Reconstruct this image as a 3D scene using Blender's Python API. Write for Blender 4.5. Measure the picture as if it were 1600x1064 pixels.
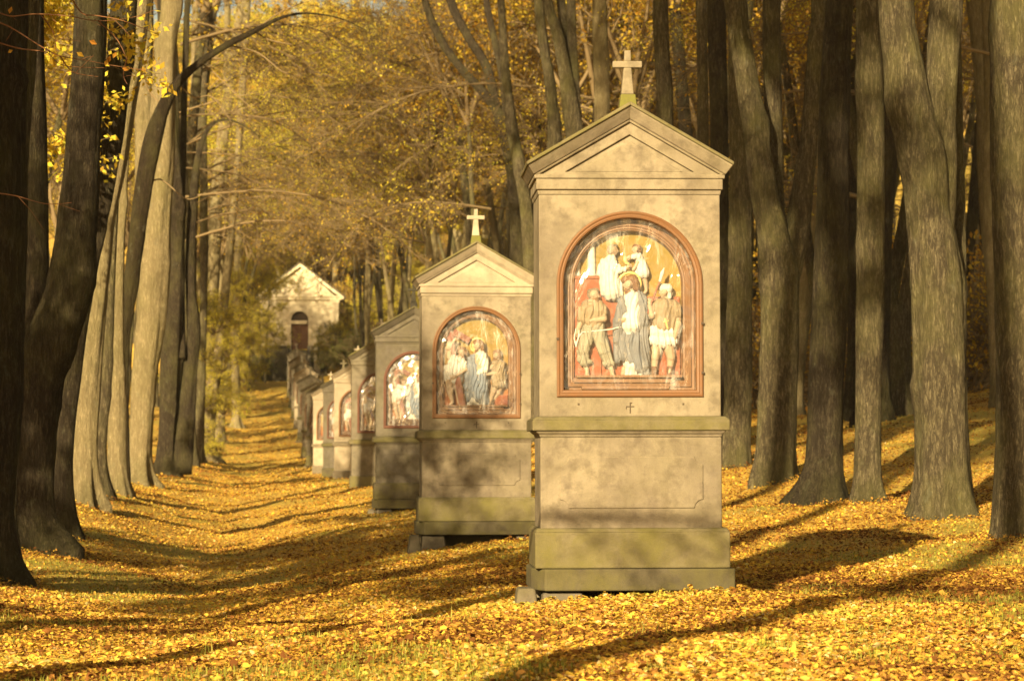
import bpy, bmesh, math, random
import numpy as np
from mathutils import Vector, Matrix

random.seed(7)
RNG = np.random.default_rng(11)
for o in list(bpy.data.objects):
    bpy.data.objects.remove(o, do_unlink=True)
sc = bpy.context.scene
COL = sc.collection

# ------------------------------------------------------------------ camera
F, CX, HY = 4200.0, 800.0, 704.0          # focal length in photo pixels, principal column, horizon row
cam_d = bpy.data.cameras.new("camera")
cam = bpy.data.objects.new("camera", cam_d)
COL.objects.link(cam)
cam_d.sensor_width = 36.0
cam_d.lens = F * 36.0 / 1600.0
cam_d.clip_start, cam_d.clip_end = 0.1, 3000.0
cam.location = (0, 0, 0)
cam.rotation_euler = (math.radians(90) + math.atan((HY - 532.0) / F), 0, 0)
cam_d.dof.use_dof = True
cam_d.dof.focus_distance = 17.6
cam_d.dof.aperture_fstop = 6.0
sc.camera = cam

# ------------------------------------------------------------------ light
SUN_AZ, SUN_EL = math.radians(19.0), math.radians(19.0)
travel = Vector((math.sin(SUN_AZ) * math.cos(SUN_EL), math.cos(SUN_AZ) * math.cos(SUN_EL), -math.sin(SUN_EL)))
sun_d = bpy.data.lights.new("sun", 'SUN')
sun_d.energy = 5.0
sun_d.angle = math.radians(0.55)
sun_d.color = (1.0, 0.79, 0.44)
sun = bpy.data.objects.new("sun", sun_d)
sun.rotation_euler = travel.to_track_quat('-Z', 'Y').to_euler()
sun.location = (-30, -60, 40)
COL.objects.link(sun)
world = bpy.data.worlds.new("World")
sc.world = world
world.use_nodes = True
wn, wl = world.node_tree.nodes, world.node_tree.links
bg = wn["Background"]
sky = wn.new("ShaderNodeTexSky")
sky.sky_type = 'NISHITA'
sky.sun_disc = False
sky.sun_elevation = SUN_EL
sky.sun_rotation = math.pi + SUN_AZ
sky.air_density, sky.dust_density, sky.ozone_density = 1.0, 3.0, 1.0
tint = wn.new("ShaderNodeMix"); tint.data_type = 'RGBA'; tint.blend_type = 'MULTIPLY'
tint.inputs[0].default_value = 1.0
wl.new(sky.outputs[0], tint.inputs[6])
tint.inputs[7].default_value = (1.0, 0.84, 0.58, 1)
wl.new(tint.outputs[2], bg.inputs[0])
bg.inputs[1].default_value = 0.05
vs = sc.view_settings
vs.view_transform = 'Standard'
vs.look = 'None'
vs.exposure = 1.72
vs.gamma = 1.0
sc.cycles.max_bounces = 6
sc.cycles.diffuse_bounces = 3
sc.cycles.glossy_bounces = 2
sc.cycles.transmission_bounces = 3
sc.cycles.transparent_max_bounces = 8
sc.cycles.use_denoising = True
sc.cycles.sample_clamp_indirect = 4.0

# ------------------------------------------------------------------ scene helpers
def px(x, y, d):
    "a photo pixel at depth d -> world point"
    return Vector(((x - CX) / F * d, d, (HY - y) / F * d))

def tag(o, label=None, cat=None, group=None, kind=None):
    if label: o["label"] = label
    if cat: o["category"] = cat
    if group: o["group"] = group
    if kind: o["kind"] = kind
    return o

def empty(name, loc, rz=0.0):
    o = bpy.data.objects.new(name, None)
    o.empty_display_size = 0.3
    COL.objects.link(o)
    o.location = loc
    o.rotation_euler = (0, 0, rz)
    return o

class MB:
    "collects vertices and faces, links them as one mesh object"
    def __init__(s):
        s.v, s.f = [], []
    def add(s, verts, faces):
        b = len(s.v)
        s.v.extend([tuple(p) for p in verts])
        s.f.extend([tuple(i + b for i in f) for f in faces])
    def box(s, x0, x1, y0, y1, z0, z1):
        s.add([(x0,y0,z0),(x1,y0,z0),(x1,y1,z0),(x0,y1,z0),(x0,y0,z1),(x1,y0,z1),(x1,y1,z1),(x0,y1,z1)],
              [(0,3,2,1),(4,5,6,7),(0,1,5,4),(1,2,6,5),(2,3,7,6),(3,0,4,7)])
    def frustum(s, b, t, z0, z1):
        "b,t = (x0,x1,y0,y1)"
        s.add([(b[0],b[2],z0),(b[1],b[2],z0),(b[1],b[3],z0),(b[0],b[3],z0),(t[0],t[2],z1),(t[1],t[2],z1),(t[1],t[3],z1),(t[0],t[3],z1)],
              [(0,3,2,1),(4,5,6,7),(0,1,5,4),(1,2,6,5),(2,3,7,6),(3,0,4,7)])
    def prism(s, poly, y0, y1, yf=None):
        "poly [(x,z)..] counter-clockwise seen from -y, extruded y0..y1; yf = per-vertex front y"
        n = len(poly)
        vf = [(p[0], (yf[i] if yf else y0), p[1]) for i, p in enumerate(poly)]
        vb = [(p[0], y1, p[1]) for p in poly]
        fs = [tuple(range(n)), tuple(range(2*n-1, n-1, -1))]
        for i in range(n):
            j = (i + 1) % n
            fs.append((i, i + n, j + n, j))
        s.add(vf + vb, fs)
    def loft(s, loops, close=True, cap=False):
        n = len(loops[0]); b = len(s.v)
        for L in loops: s.v.extend([tuple(p) for p in L])
        for k in range(len(loops) - 1):
            for i in range(n if close else n - 1):
                j = (i + 1) % n
                s.f.append((b+k*n+i, b+k*n+j, b+(k+1)*n+j, b+(k+1)*n+i))
        if cap:
            s.f.append(tuple(b + i for i in reversed(range(n))))
            s.f.append(tuple(b + (len(loops)-1)*n + i for i in range(n)))
    def mesh(s, name, mat, smooth=False):
        me = bpy.data.meshes.new(name)
        me.from_pydata(s.v, [], s.f)
        if mat is not None: me.materials.append(mat)
        if smooth: me.polygons.foreach_set("use_smooth", [True] * len(me.polygons))
        me.update()
        return me
    def build(s, name, mat, parent=None, smooth=False, bevel=0.0):
        o = bpy.data.objects.new(name, s.mesh(name, mat, smooth))
        COL.objects.link(o)
        if parent is not None: o.parent = parent
        if bevel:
            m = o.modifiers.new("edge", 'BEVEL'); m.width = bevel; m.segments = 2; m.limit_method = 'ANGLE'; m.angle_limit = math.radians(35)
        return o

def place(me, name, parent, loc=(0,0,0), rot=(0,0,0), scale=(1,1,1)):
    o = bpy.data.objects.new(name, me)
    COL.objects.link(o)
    o.parent = parent
    o.location, o.rotation_euler, o.scale = loc, rot, scale
    return o

def copy_tree(o, parent=None):
    c = o.copy(); COL.objects.link(c); c.parent = parent
    for ch in list(o.children): copy_tree(ch, c)
    return c

# ------------------------------------------------------------------ materials
class NT:
    def __init__(s, name):
        s.m = bpy.data.materials.new(name); s.m.use_nodes = True
        s.n, s.l = s.m.node_tree.nodes, s.m.node_tree.links
        s.n.clear()
        s.out = s.n.new("ShaderNodeOutputMaterial")
        s.tc = s.n.new("ShaderNodeTexCoord")
    def new(s, t, **kw):
        x = s.n.new(t)
        for k, v in kw.items(): setattr(x, k, v)
        return x
    def put(s, sock, v):
        if hasattr(v, "node") or isinstance(v, bpy.types.NodeSocket): s.l.new(v, sock)
        else: sock.default_value = v
    def mapping(s, scale=(1,1,1), src="Object", loc=(0,0,0), rot=(0,0,0)):
        m = s.new("ShaderNodeMapping"); s.l.new(s.tc.outputs[src], m.inputs[0])
        m.inputs["Scale"].default_value = scale; m.inputs["Location"].default_value = loc; m.inputs["Rotation"].default_value = rot
        return m.outputs[0]
    def noise(s, vec, scale, detail=4, rough=0.55, dist=0.0):
        x = s.new("ShaderNodeTexNoise"); s.put(x.inputs["Vector"], vec)
        x.inputs["Scale"].default_value = scale; x.inputs["Detail"].default_value = detail
        x.inputs["Roughness"].default_value = rough; x.inputs["Distortion"].default_value = dist
        return x.outputs[0]
    def voronoi(s, vec, scale, feature='F1', out=0, rand=1.0):
        x = s.new("ShaderNodeTexVoronoi", feature=feature); s.put(x.inputs["Vector"], vec)
        x.inputs["Scale"].default_value = scale
        if "Randomness" in x.inputs: x.inputs["Randomness"].default_value = rand
        return x.outputs[out]
    def ramp(s, fac, stops, interp='LINEAR'):
        x = s.new("ShaderNodeValToRGB"); s.put(x.inputs[0], fac)
        e = x.color_ramp.elements; x.color_ramp.interpolation = interp
        while len(e) < len(stops): e.new(0.5)
        for i, (p, c) in enumerate(stops):
            e[i].position = p; e[i].color = (c, c, c, 1) if not hasattr(c, "__len__") else (*c, 1)
        return x.outputs[0]
    def mix(s, fac, a, b, blend='MIX'):
        x = s.new("ShaderNodeMix", data_type='RGBA', blend_type=blend)
        s.put(x.inputs[0], fac)
        for i, v in ((6, a), (7, b)):
            if isinstance(v, (tuple, list)): v = (*v, 1) if len(v) == 3 else v
            s.put(x.inputs[i], v)
        return x.outputs[2]
    def math(s, op, a, b=0.0, clamp=False):
        x = s.new("ShaderNodeMath", operation=op, use_clamp=clamp); s.put(x.inputs[0], a); s.put(x.inputs[1], b)
        return x.outputs[0]
    def bump(s, h, strength=0.3, dist=0.02, normal=None):
        x = s.new("ShaderNodeBump"); s.put(x.inputs["Height"], h)
        x.inputs["Strength"].default_value = strength; x.inputs["Distance"].default_value = dist
        if normal is not None: s.l.new(normal, x.inputs["Normal"])
        return x.outputs[0]
    def principled(s, col, rough=0.85, normal=None, spec=0.2, link=True):
        p = s.new("ShaderNodeBsdfPrincipled")
        if isinstance(col, tuple): col = (*col, 1)
        s.put(p.inputs["Base Color"], col); s.put(p.inputs["Roughness"], rough)
        p.inputs["Specular IOR Level"].default_value = spec
        if normal is not None: s.l.new(normal, p.inputs["Normal"])
        if link: s.l.new(p.outputs[0], s.out.inputs[0])
        return p
    def sepz(s, src="Object"):
        x = s.new("ShaderNodeSeparateXYZ"); s.l.new(s.tc.outputs[src], x.inputs[0]); return x.outputs

def mat_stone(name, base, moss=0.3, dark=0.35, seed=0.0, pale=0.3):
    t = NT(name)
    v = t.mapping(loc=(seed, seed * 1.7, seed * .3))
    big = t.noise(v, 2.3, 5, 0.6, 0.4)
    mid = t.noise(v, 9.0, 6, 0.65)
    fine = t.noise(v, 130.0, 3, 0.7)
    c = t.mix(t.ramp(big, [(0.32, 0.0), (0.68, 1.0)]), tuple(x * 0.80 for x in base), tuple(min(1, x * 1.10) for x in base))
    c = t.mix(t.math('MULTIPLY', t.ramp(mid, [(0.46, 0.0), (0.66, 1.0)]), dark), c, (base[0]*.42, base[1]*.40, base[2]*.40))
    c = t.mix(t.math('MULTIPLY', t.ramp(t.noise(v, 5.0, 8, 0.72, 0.6), [(0.6, 0.0), (0.7, 1.0)]), pale), c, tuple(min(1, x * 1.45) for x in base))
    soot = t.ramp(t.noise(t.mapping(loc=(seed * 2, 1, seed)), 1.35, 7, 0.68, 0.5), [(0.47, 0.0), (0.62, 1.0)])
    c = t.mix(t.math('MULTIPLY', soot, 0.5), c, (base[0]*.47, base[1]*.45, base[2]*.47))
    # vertical rain streaks
    vs_ = t.mapping(scale=(9, 9, 0.7), loc=(seed, 0, 0))
    c = t.mix(t.math('MULTIPLY', t.ramp(t.noise(vs_, 1.6, 5, 0.6), [(0.5, 0.0), (0.75, 1.0)]), 0.32), c, (base[0]*.5, base[1]*.47, base[2]*.42))
    # algae film
    g = t.ramp(t.noise(t.mapping(loc=(seed + 4, 2, 1)), 3.2, 6, 0.7, 0.3), [(0.40, 0.0), (0.66, 1.0)])
    c = t.mix(t.math('MULTIPLY', g, moss), c, (0.10, 0.09, 0.024))
    c = t.mix(t.math('MULTIPLY', t.ramp(fine, [(0.58, 0.0), (0.72, 1.0)]), 0.35), c, (base[0]*.5, base[1]*.48, base[2]*.45))
    # pits and stains
    pit = t.ramp(t.voronoi(v, 26.0), [(0.02, 1.0), (0.07, 0.0)])
    pitm = t.math('MULTIPLY', pit, t.ramp(t.noise(v, 4.0), [(0.5, 0.0), (0.62, 1.0)]))
    c = t.mix(t.math('MULTIPLY', pitm, 0.5), c, (0.07, 0.05, 0.03))
    # worn arrises
    bv = t.new("ShaderNodeBevel"); bv.samples = 4; bv.inputs["Radius"].default_value = 0.014
    ge = t.new("ShaderNodeNewGeometry"); dp = t.new("ShaderNodeVectorMath", operation='DOT_PRODUCT')
    t.l.new(bv.outputs[0], dp.inputs[0]); t.l.new(ge.outputs["Normal"], dp.inputs[1])
    edge = t.math('MULTIPLY', t.math('MULTIPLY', t.math('SUBTRACT', 1.0, dp.outputs["Value"]), 5.0, True), t.ramp(t.noise(v, 14.0, 5, 0.7), [(0.40, 0.0), (0.60, 1.0)]))
    c = t.mix(t.math('MULTIPLY', edge, 0.6), c, (base[0]*1.35, base[1]*1.3, base[2]*1.1))
    c = t.mix(t.math('MULTIPLY', t.ramp(t.noise(v, 260.0, 2, 0.6), [(0.42, 1.0), (0.5, 0.0)]), 0.22), c, (base[0]*.45, base[1]*.42, base[2]*.4))
    h = t.math('ADD', t.math('MULTIPLY', fine, 0.35), t.math('ADD', t.math('MULTIPLY', mid, 0.7), t.math('MULTIPLY', pitm, -0.8)))
    t.principled(c, 0.9, t.bump(h, 0.5, 0.014, bv.outputs[0]), 0.15)
    return t.m

def mat_plain(name, col, rough=0.8, var=0.25, scale=14.0, bump=0.2, spec=0.2, dirt=(0.08,0.06,0.04)):
    t = NT(name)
    v = t.mapping()
    n = t.noise(v, scale, 5, 0.65)
    c = t.mix(t.math('MULTIPLY', t.ramp(n, [(0.35, 0.0), (0.7, 1.0)]), var), col, dirt)
    c = t.mix(t.math('MULTIPLY', t.noise(v, scale * 6, 3, 0.6), var * 0.6), c, tuple(min(1, x * 1.3) for x in col))
    t.principled(c, rough, t.bump(n, bump, 0.01), spec)
    return t.m

def mat_bark(name, base, dark, green=0.2, ridge=1.0):
    t = NT(name)
    oi = t.new("ShaderNodeObjectInfo")
    vm = t.new("ShaderNodeMapping"); t.l.new(t.tc.outputs["Object"], vm.inputs[0]); vm.inputs["Scale"].default_value = (1, 1, 0.2)
    va = t.new("ShaderNodeVectorMath", operation='ADD'); t.l.new(vm.outputs[0], va.inputs[0]); t.l.new(oi.outputs["Random"], va.inputs[1])
    v = va.outputs[0]
    w = t.noise(v, 30.0, 9, 0.70, 0.4)
    rn = t.noise(v, 55.0, 5, 0.62, 0.6)
    rr = t.math('SUBTRACT', 1.0, t.math('MULTIPLY', t.math('ABSOLUTE', t.math('SUBTRACT', rn, 0.5)), 5.0), True)
    f = t.math('SUBTRACT', w, t.math('MULTIPLY', rr, 0.24))
    c = t.mix(t.ramp(f, [(0.28, 0.0), (0.70, 1.0)]), dark, base)
    vv = t.mapping(scale=(1, 1, 0.6))
    c = t.mix(t.math('MULTIPLY', t.ramp(t.noise(vv, 1.7, 6, 0.65), [(0.44, 0.0), (0.66, 1.0)]), green), c, (0.13, 0.125, 0.04))
    c = t.mix(t.math('MULTIPLY', t.ramp(t.noise(vv, 7.0, 6, 0.7), [(0.60, 0.0), (0.68, 1.0)]), 0.35), c, (0.15, 0.15, 0.108))
    c = t.mix(t.math('MULTIPLY', t.ramp(t.noise(vv, 2.6, 5, 0.7), [(0.50, 0.0), (0.68, 1.0)]), 0.45), c, tuple(x * .55 for x in dark))
    t.principled(c, 0.95, t.bump(f, 1.0 * ridge, 0.06), 0.1)
    return t.m

def mat_leaf(name, stops, transl=0.45, attr=None):
    "stops: colour ramp over a per-leaf random number"
    t = NT(name)
    if attr:
        a = t.new("ShaderNodeAttribute", attribute_name=attr); r = a.outputs["Fac"]
    else:
        g = t.new("ShaderNodeNewGeometry"); r = g.outputs["Random Per Island"]
    c = t.ramp(r, stops)
    c = t.mix(t.math('MULTIPLY', t.noise(t.mapping(), 60.0, 3, 0.6), 0.3), c, (0.14, 0.065, 0.015))
    d = t.new("ShaderNodeBsdfDiffuse"); t.l.new(c, d.inputs[0])
    tr = t.new("ShaderNodeBsdfTranslucent"); t.l.new(c, tr.inputs[0])
    m = t.new("ShaderNodeMixShader"); m.inputs[0].default_value = transl
    t.l.new(d.outputs[0], m.inputs[1]); t.l.new(tr.outputs[0], m.inputs[2])
    t.l.new(m.outputs[0], t.out.inputs[0])
    return t.m

M = {}
M['stone'] = mat_stone('sandstone', (0.20, 0.168, 0.122), 0.18, 0.75, 0.0)
M['stone_dry'] = mat_stone('sandstone_upper', (0.214, 0.18, 0.13), 0.15, 0.7, 3.1)
M['stone_green'] = mat_stone('sandstone_algae', (0.14, 0.119, 0.07), 0.75, 0.6, 5.7)
M['stone_slab'] = mat_stone('dark_base_stone', (0.085, 0.073, 0.046), 0.65, 0.55, 9.4)  # darker tone, used for base slabs
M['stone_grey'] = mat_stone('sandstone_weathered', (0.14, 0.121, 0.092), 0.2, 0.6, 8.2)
M['stone_cream'] = mat_stone('pale_sunlit_sandstone', (0.33, 0.28, 0.205), 0.08, 0.35, 6.2)  # pale stone, also used to paint in sunlight
M['stone_shade'] = mat_stone('shaded_sandstone', (0.115, 0.10, 0.08), 0.25, 0.6, 4.9)  # shade put into the colour of the shadowed shrines
M['stone_black'] = mat_stone('silhouette_sandstone', (0.035, 0.031, 0.025), 0.2, 0.5, 7.3)  # painted dark for the shaded silhouette of a roof cross
M['stone_dark'] = mat_stone('foundation_stone', (0.14, 0.12, 0.085), 0.4, 0.5, 2.2)
M['moss'] = mat_plain('moss', (0.11, 0.108, 0.024), 0.95, 0.5, 40, 0.6)
M['terracotta'] = mat_plain('terracotta_paint', (0.13, 0.060, 0.024), 0.55, 0.4, 22, 0.15, 0.35)
M['terracotta_dark'] = mat_plain('old_red_paint', (0.085, 0.032, 0.02), 0.6, 0.4, 22, 0.2, 0.3)
M['redwall'] = mat_plain('red_painted_wall', (0.20, 0.058, 0.028), 0.75, 0.35, 18, 0.1)
M['skin'] = mat_plain('painted_flesh', (0.275, 0.20, 0.135), 0.6, 0.25, 30, 0.05, 0.3)
M['white_cloth'] = mat_plain('white_painted_robe', (0.40, 0.39, 0.365), 0.65, 0.3, 30, 0.05, 0.25)
M['grey_cloth'] = mat_plain('grey_painted_robe', (0.115, 0.12, 0.13), 0.65, 0.3, 24, 0.05, 0.25)
M['blue_cloth'] = mat_plain('blue_grey_painted_robe', (0.115, 0.135, 0.165), 0.65, 0.3, 24, 0.05, 0.25)
M['tan_cloth'] = mat_plain('tan_painted_tunic', (0.18, 0.135, 0.08), 0.65, 0.3, 24, 0.05, 0.25)
M['sage_cloth'] = mat_plain('sage_painted_trousers', (0.195, 0.182, 0.135), 0.65, 0.3, 24, 0.05, 0.25)
M['hair'] = mat_plain('painted_hair', (0.115, 0.055, 0.022), 0.6, 0.3, 40, 0.2, 0.25)
M['greyhair'] = mat_plain('painted_grey_hair', (0.12, 0.095, 0.066), 0.6, 0.3, 40, 0.2, 0.25)
M['gold'] = mat_plain('pale_gold_leaf', (0.42, 0.30, 0.10), 0.4, 0.2, 40, 0.05, 0.5)
M['wood_red'] = mat_plain('painted_timber', (0.16, 0.05, 0.03), 0.6, 0.4, 20, 0.2, 0.25)
M['boot'] = mat_plain('painted_boots', (0.09, 0.045, 0.025), 0.6, 0.3, 30, 0.1)
M['iron'] = mat_plain('rusty_iron', (0.045, 0.03, 0.02), 0.7, 0.4, 30, 0.3)
M['groove'] = mat_plain('engraved_line', (0.06, 0.045, 0.03), 0.95, 0.2, 30, 0.1)
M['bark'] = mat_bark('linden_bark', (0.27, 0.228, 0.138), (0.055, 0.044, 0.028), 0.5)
M['bark_dark'] = mat_bark('shaded_dark_linden_bark', (0.135, 0.109, 0.070), (0.034, 0.026, 0.018), 0.35, 1.3)  # dark bark, also puts shade into the colour of shadowed trunks
M['bark_shade'] = mat_bark('shaded_blackish_bark', (0.075, 0.056, 0.034), (0.025, 0.018, 0.011), 0.3, 1.2)  # shade painted into the bark of the arching stem
M['bark_pale'] = mat_bark('sunlit_pale_linden_bark', (0.43, 0.36, 0.21), (0.17, 0.137, 0.076), 0.35, 1.0)  # pale bark, also puts sunlight into the colour of lit trunks
M['twig'] = mat_plain('twig_bark', (0.15, 0.108, 0.056), 0.9, 0.3, 30, 0.2)
M['twig_red'] = mat_plain('young_twig_bark', (0.16, 0.07, 0.03), 0.8, 0.3, 30, 0.2)
M['plaster'] = mat_stone('cream_plaster', (0.62, 0.55, 0.40), 0.2, 0.35, 1.0, 0.1)
M['plaster_trim'] = mat_stone('pale_plaster_trim', (0.62, 0.55, 0.40), 0.12, 0.25, 1.5, 0.1)
M['door'] = mat_plain('brown_door', (0.10, 0.045, 0.025), 0.6, 0.4, 12, 0.2)
M['slate'] = mat_plain('slate_roof', (0.07, 0.065, 0.06), 0.7, 0.4, 8, 0.4)
M['leaf_gold'] = mat_leaf('golden_leaves', [(0.0,(0.44,0.28,0.04)),(0.3,(0.68,0.50,0.055)),(0.6,(0.76,0.62,0.08)),(0.85,(0.64,0.56,0.07)),(1.0,(0.40,0.41,0.06))])
M['leaf_yellow'] = mat_leaf('yellow_green_leaves', [(0.0,(0.40,0.37,0.04)),(0.5,(0.66,0.55,0.06)),(1.0,(0.30,0.33,0.05))])
M['leaf_brown'] = mat_leaf('brown_gold_leaves', [(0.0,(0.30,0.16,0.03)),(0.4,(0.48,0.30,0.04)),(0.75,(0.60,0.42,0.05)),(1.0,(0.46,0.38,0.055))])
M['leaf_orange'] = mat_leaf('orange_beech_leaves', [(0.0,(0.20,0.075,0.02)),(0.5,(0.36,0.16,0.028)),(0.85,(0.50,0.30,0.04)),(1.0,(0.42,0.34,0.05))])
M['leaf_green'] = mat_leaf('dark_evergreen_leaves', [(0.0,(0.025,0.045,0.012)),(0.6,(0.05,0.08,0.02)),(1.0,(0.12,0.14,0.03))], 0.25)
M['litter'] = mat_leaf('fallen_leaves', [(0.0,(0.13,0.052,0.018)),(0.14,(0.25,0.11,0.032)),(0.32,(0.42,0.22,0.05)),(0.52,(0.56,0.34,0.06)),(0.74,(0.66,0.47,0.065)),(0.88,(0.58,0.28,0.045)),(0.95,(0.66,0.52,0.26)),(1.0,(0.50,0.46,0.09))], 0.22, "tone")
M['grass'] = mat_leaf('grass_blades', [(0.0,(0.13,0.15,0.025)),(0.6,(0.24,0.26,0.04)),(1.0,(0.42,0.36,0.10))], 0.35, "tone")

def mat_ground():
    t = NT('leafy_ground')
    v = t.mapping(src="Object")
    cell = t.new("ShaderNodeTexVoronoi"); t.l.new(v, cell.inputs["Vector"]); cell.inputs["Scale"].default_value = 27.0
    hsv = t.new("ShaderNodeSeparateColor"); t.l.new(cell.outputs["Color"], hsv.inputs[0])
    c = t.ramp(hsv.outputs[0], [(0.0,(0.20,0.09,0.025)),(0.2,(0.42,0.23,0.05)),(0.5,(0.60,0.39,0.065)),(0.75,(0.70,0.50,0.07)),(0.9,(0.60,0.30,0.045)),(1.0,(0.72,0.58,0.24))])
    cell2 = t.new("ShaderNodeTexVoronoi"); t.l.new(v, cell2.inputs["Vector"]); cell2.inputs["Scale"].default_value = 64.0
    s2 = t.new("ShaderNodeSeparateColor"); t.l.new(cell2.outputs["Color"], s2.inputs[0])
    c = t.mix(0.4, c, t.ramp(s2.outputs[1], [(0.0,(0.12,0.06,0.02)),(0.5,(0.38,0.22,0.04)),(1.0,(0.58,0.42,0.08))]))
    gn = t.noise(v, 0.55, 7, 0.68, 0.3)
    gm = t.math('MULTIPLY', t.ramp(gn, [(0.47, 0.0), (0.62, 1.0)]), t.ramp(t.noise(v, 18.0, 4, 0.7), [(0.35, 0.2), (0.6, 1.0)]))
    ga = t.new("ShaderNodeAttribute", attribute_name="green")
    c = t.mix(t.math('MULTIPLY', gm, 0.35), c, (0.21, 0.20, 0.035))
    c = t.mix(t.math('MULTIPLY', ga.outputs['Fac'], t.ramp(t.noise(v, 24.0, 5, 0.7), [(0.36, 0.1), (0.6, 0.8)])), c, (0.20, 0.19, 0.035))
    c = t.mix(t.math('MULTIPLY', t.ramp(t.noise(v, 0.9, 5, 0.6), [(0.5, 0.0), (0.7, 1.0)]), 0.22), c, (0.24, 0.12, 0.03))
    h = t.math('ADD', t.math('MULTIPLY', cell.outputs["Distance"], -0.6), t.math('MULTIPLY', t.noise(v, 40.0, 5, 0.7), 0.7))
    t.principled(c, 0.85, t.bump(h, 0.8, 0.04), 0.15)
    return t.m
M['ground'] = mat_ground()

def mat_backdrop(seed):
    t = NT('ochre_painted_backdrop')
    z = t.sepz()[2]
    n = t.noise(t.mapping(loc=(seed, 0, 0)), 7.0, 5, 0.6)
    f = t.math('ADD', z, t.math('MULTIPLY', t.math('SUBTRACT', n, 0.5), 0.35))
    c = t.ramp(t.math('SUBTRACT', f, 1.2), [(0.25, (0.21, 0.068, 0.022)), (0.52, (0.20, 0.092, 0.02)), (0.72, (0.19, 0.118, 0.02)), (1.0, (0.165, 0.115, 0.022))])
    c = t.mix(t.math('MULTIPLY', t.ramp(n, [(0.5, 0.0), (0.7, 1.0)]), 0.3), c, (0.30, 0.16, 0.04))
    t.principled(c, 0.7, t.bump(n, 0.15, 0.01), 0.2)
    return t.m
M['backdrop'] = mat_backdrop(0.0)

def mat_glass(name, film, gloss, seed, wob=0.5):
    "old acrylic pane: clear, buckled, with dusty white streaks painted as glare"
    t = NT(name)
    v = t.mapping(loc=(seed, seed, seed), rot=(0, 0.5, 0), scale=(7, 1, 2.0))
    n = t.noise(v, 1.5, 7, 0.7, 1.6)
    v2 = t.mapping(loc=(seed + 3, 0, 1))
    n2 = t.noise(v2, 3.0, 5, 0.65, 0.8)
    dust_glare = t.math('MULTIPLY', t.ramp(n, [(0.50, 0.0), (0.68, 1.0)]), t.ramp(n2, [(0.42, 0.0), (0.62, 1.0)]))  # pale diffuse streaks: painted glare along with some dust
    dust_glare = t.math('ADD', t.math('MULTIPLY', dust_glare, film), film * 0.06, True)
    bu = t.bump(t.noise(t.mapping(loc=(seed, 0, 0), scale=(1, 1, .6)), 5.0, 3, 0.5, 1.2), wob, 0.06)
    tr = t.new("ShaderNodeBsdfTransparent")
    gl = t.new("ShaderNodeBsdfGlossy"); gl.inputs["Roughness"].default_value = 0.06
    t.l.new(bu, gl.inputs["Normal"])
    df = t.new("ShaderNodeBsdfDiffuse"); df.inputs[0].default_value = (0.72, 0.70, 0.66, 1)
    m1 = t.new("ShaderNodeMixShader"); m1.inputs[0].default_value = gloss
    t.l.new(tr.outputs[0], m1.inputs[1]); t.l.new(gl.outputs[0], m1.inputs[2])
    m2 = t.new("ShaderNodeMixShader"); t.l.new(dust_glare, m2.inputs[0])
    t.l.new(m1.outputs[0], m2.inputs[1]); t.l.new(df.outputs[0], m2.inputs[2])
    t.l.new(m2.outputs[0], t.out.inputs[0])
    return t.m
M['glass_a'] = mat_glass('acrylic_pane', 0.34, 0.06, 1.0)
M['glass_b'] = mat_glass('glare_dust_acrylic_pane', 0.5, 0.08, 4.3)
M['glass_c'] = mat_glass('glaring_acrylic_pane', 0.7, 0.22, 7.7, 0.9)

# ------------------------------------------------------------------ terrain
T_ROW = np.array([[-200,-1.2],[-20,-1.0],[6,-.90],[12,-.90],[16.5,-.945],[18.5,-.96],[29,-.99],[36,-.95],[42,-.93],[53,-.72],[67,-.75],[77,-.78],[89,-.80],[101,-.62],[113,-.25],[127,.42],[139,1.1],[152,1.9],[164,2.65],[176,3.5],[186,4.6],[193.2,5.0],[194.2,7.25],[205,7.5],[220,7.6],[245,12],[300,26],[360,42],[500,58],[1600,60]])
T_LEFT = np.array([[-200,-1.2],[10,-1.05],[22,-1.03],[26.6,-.93],[30,-.88],[33,-.75],[36,-.68],[40,-.62],[50,-.60],[70,-.55],[112,-.35],[127,.6],[139,1.35],[152,2.2],[164,3.0],[176,3.9],[186,5.0],[193.2,5.2],[194.2,7.3],[205,7.6],[220,7.9],[245,12.5],[300,27],[360,43],[500,60],[1600,80]])
T_RIGHT = np.array([[-200,-1.1],[10,-.92],[18,-.88],[24,-.78],[27,-.64],[32,-.58],[35.6,-.38],[38.4,-.22],[45,-.02],[60,.2],[90,.4],[112,.9],[139,2.3],[164,3.9],[186,5.8],[193.2,6.2],[194.2,7.5],[205,8.0],[220,8.4],[245,12.5],[300,27],[360,43],[500,60],[1600,62]])
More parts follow.
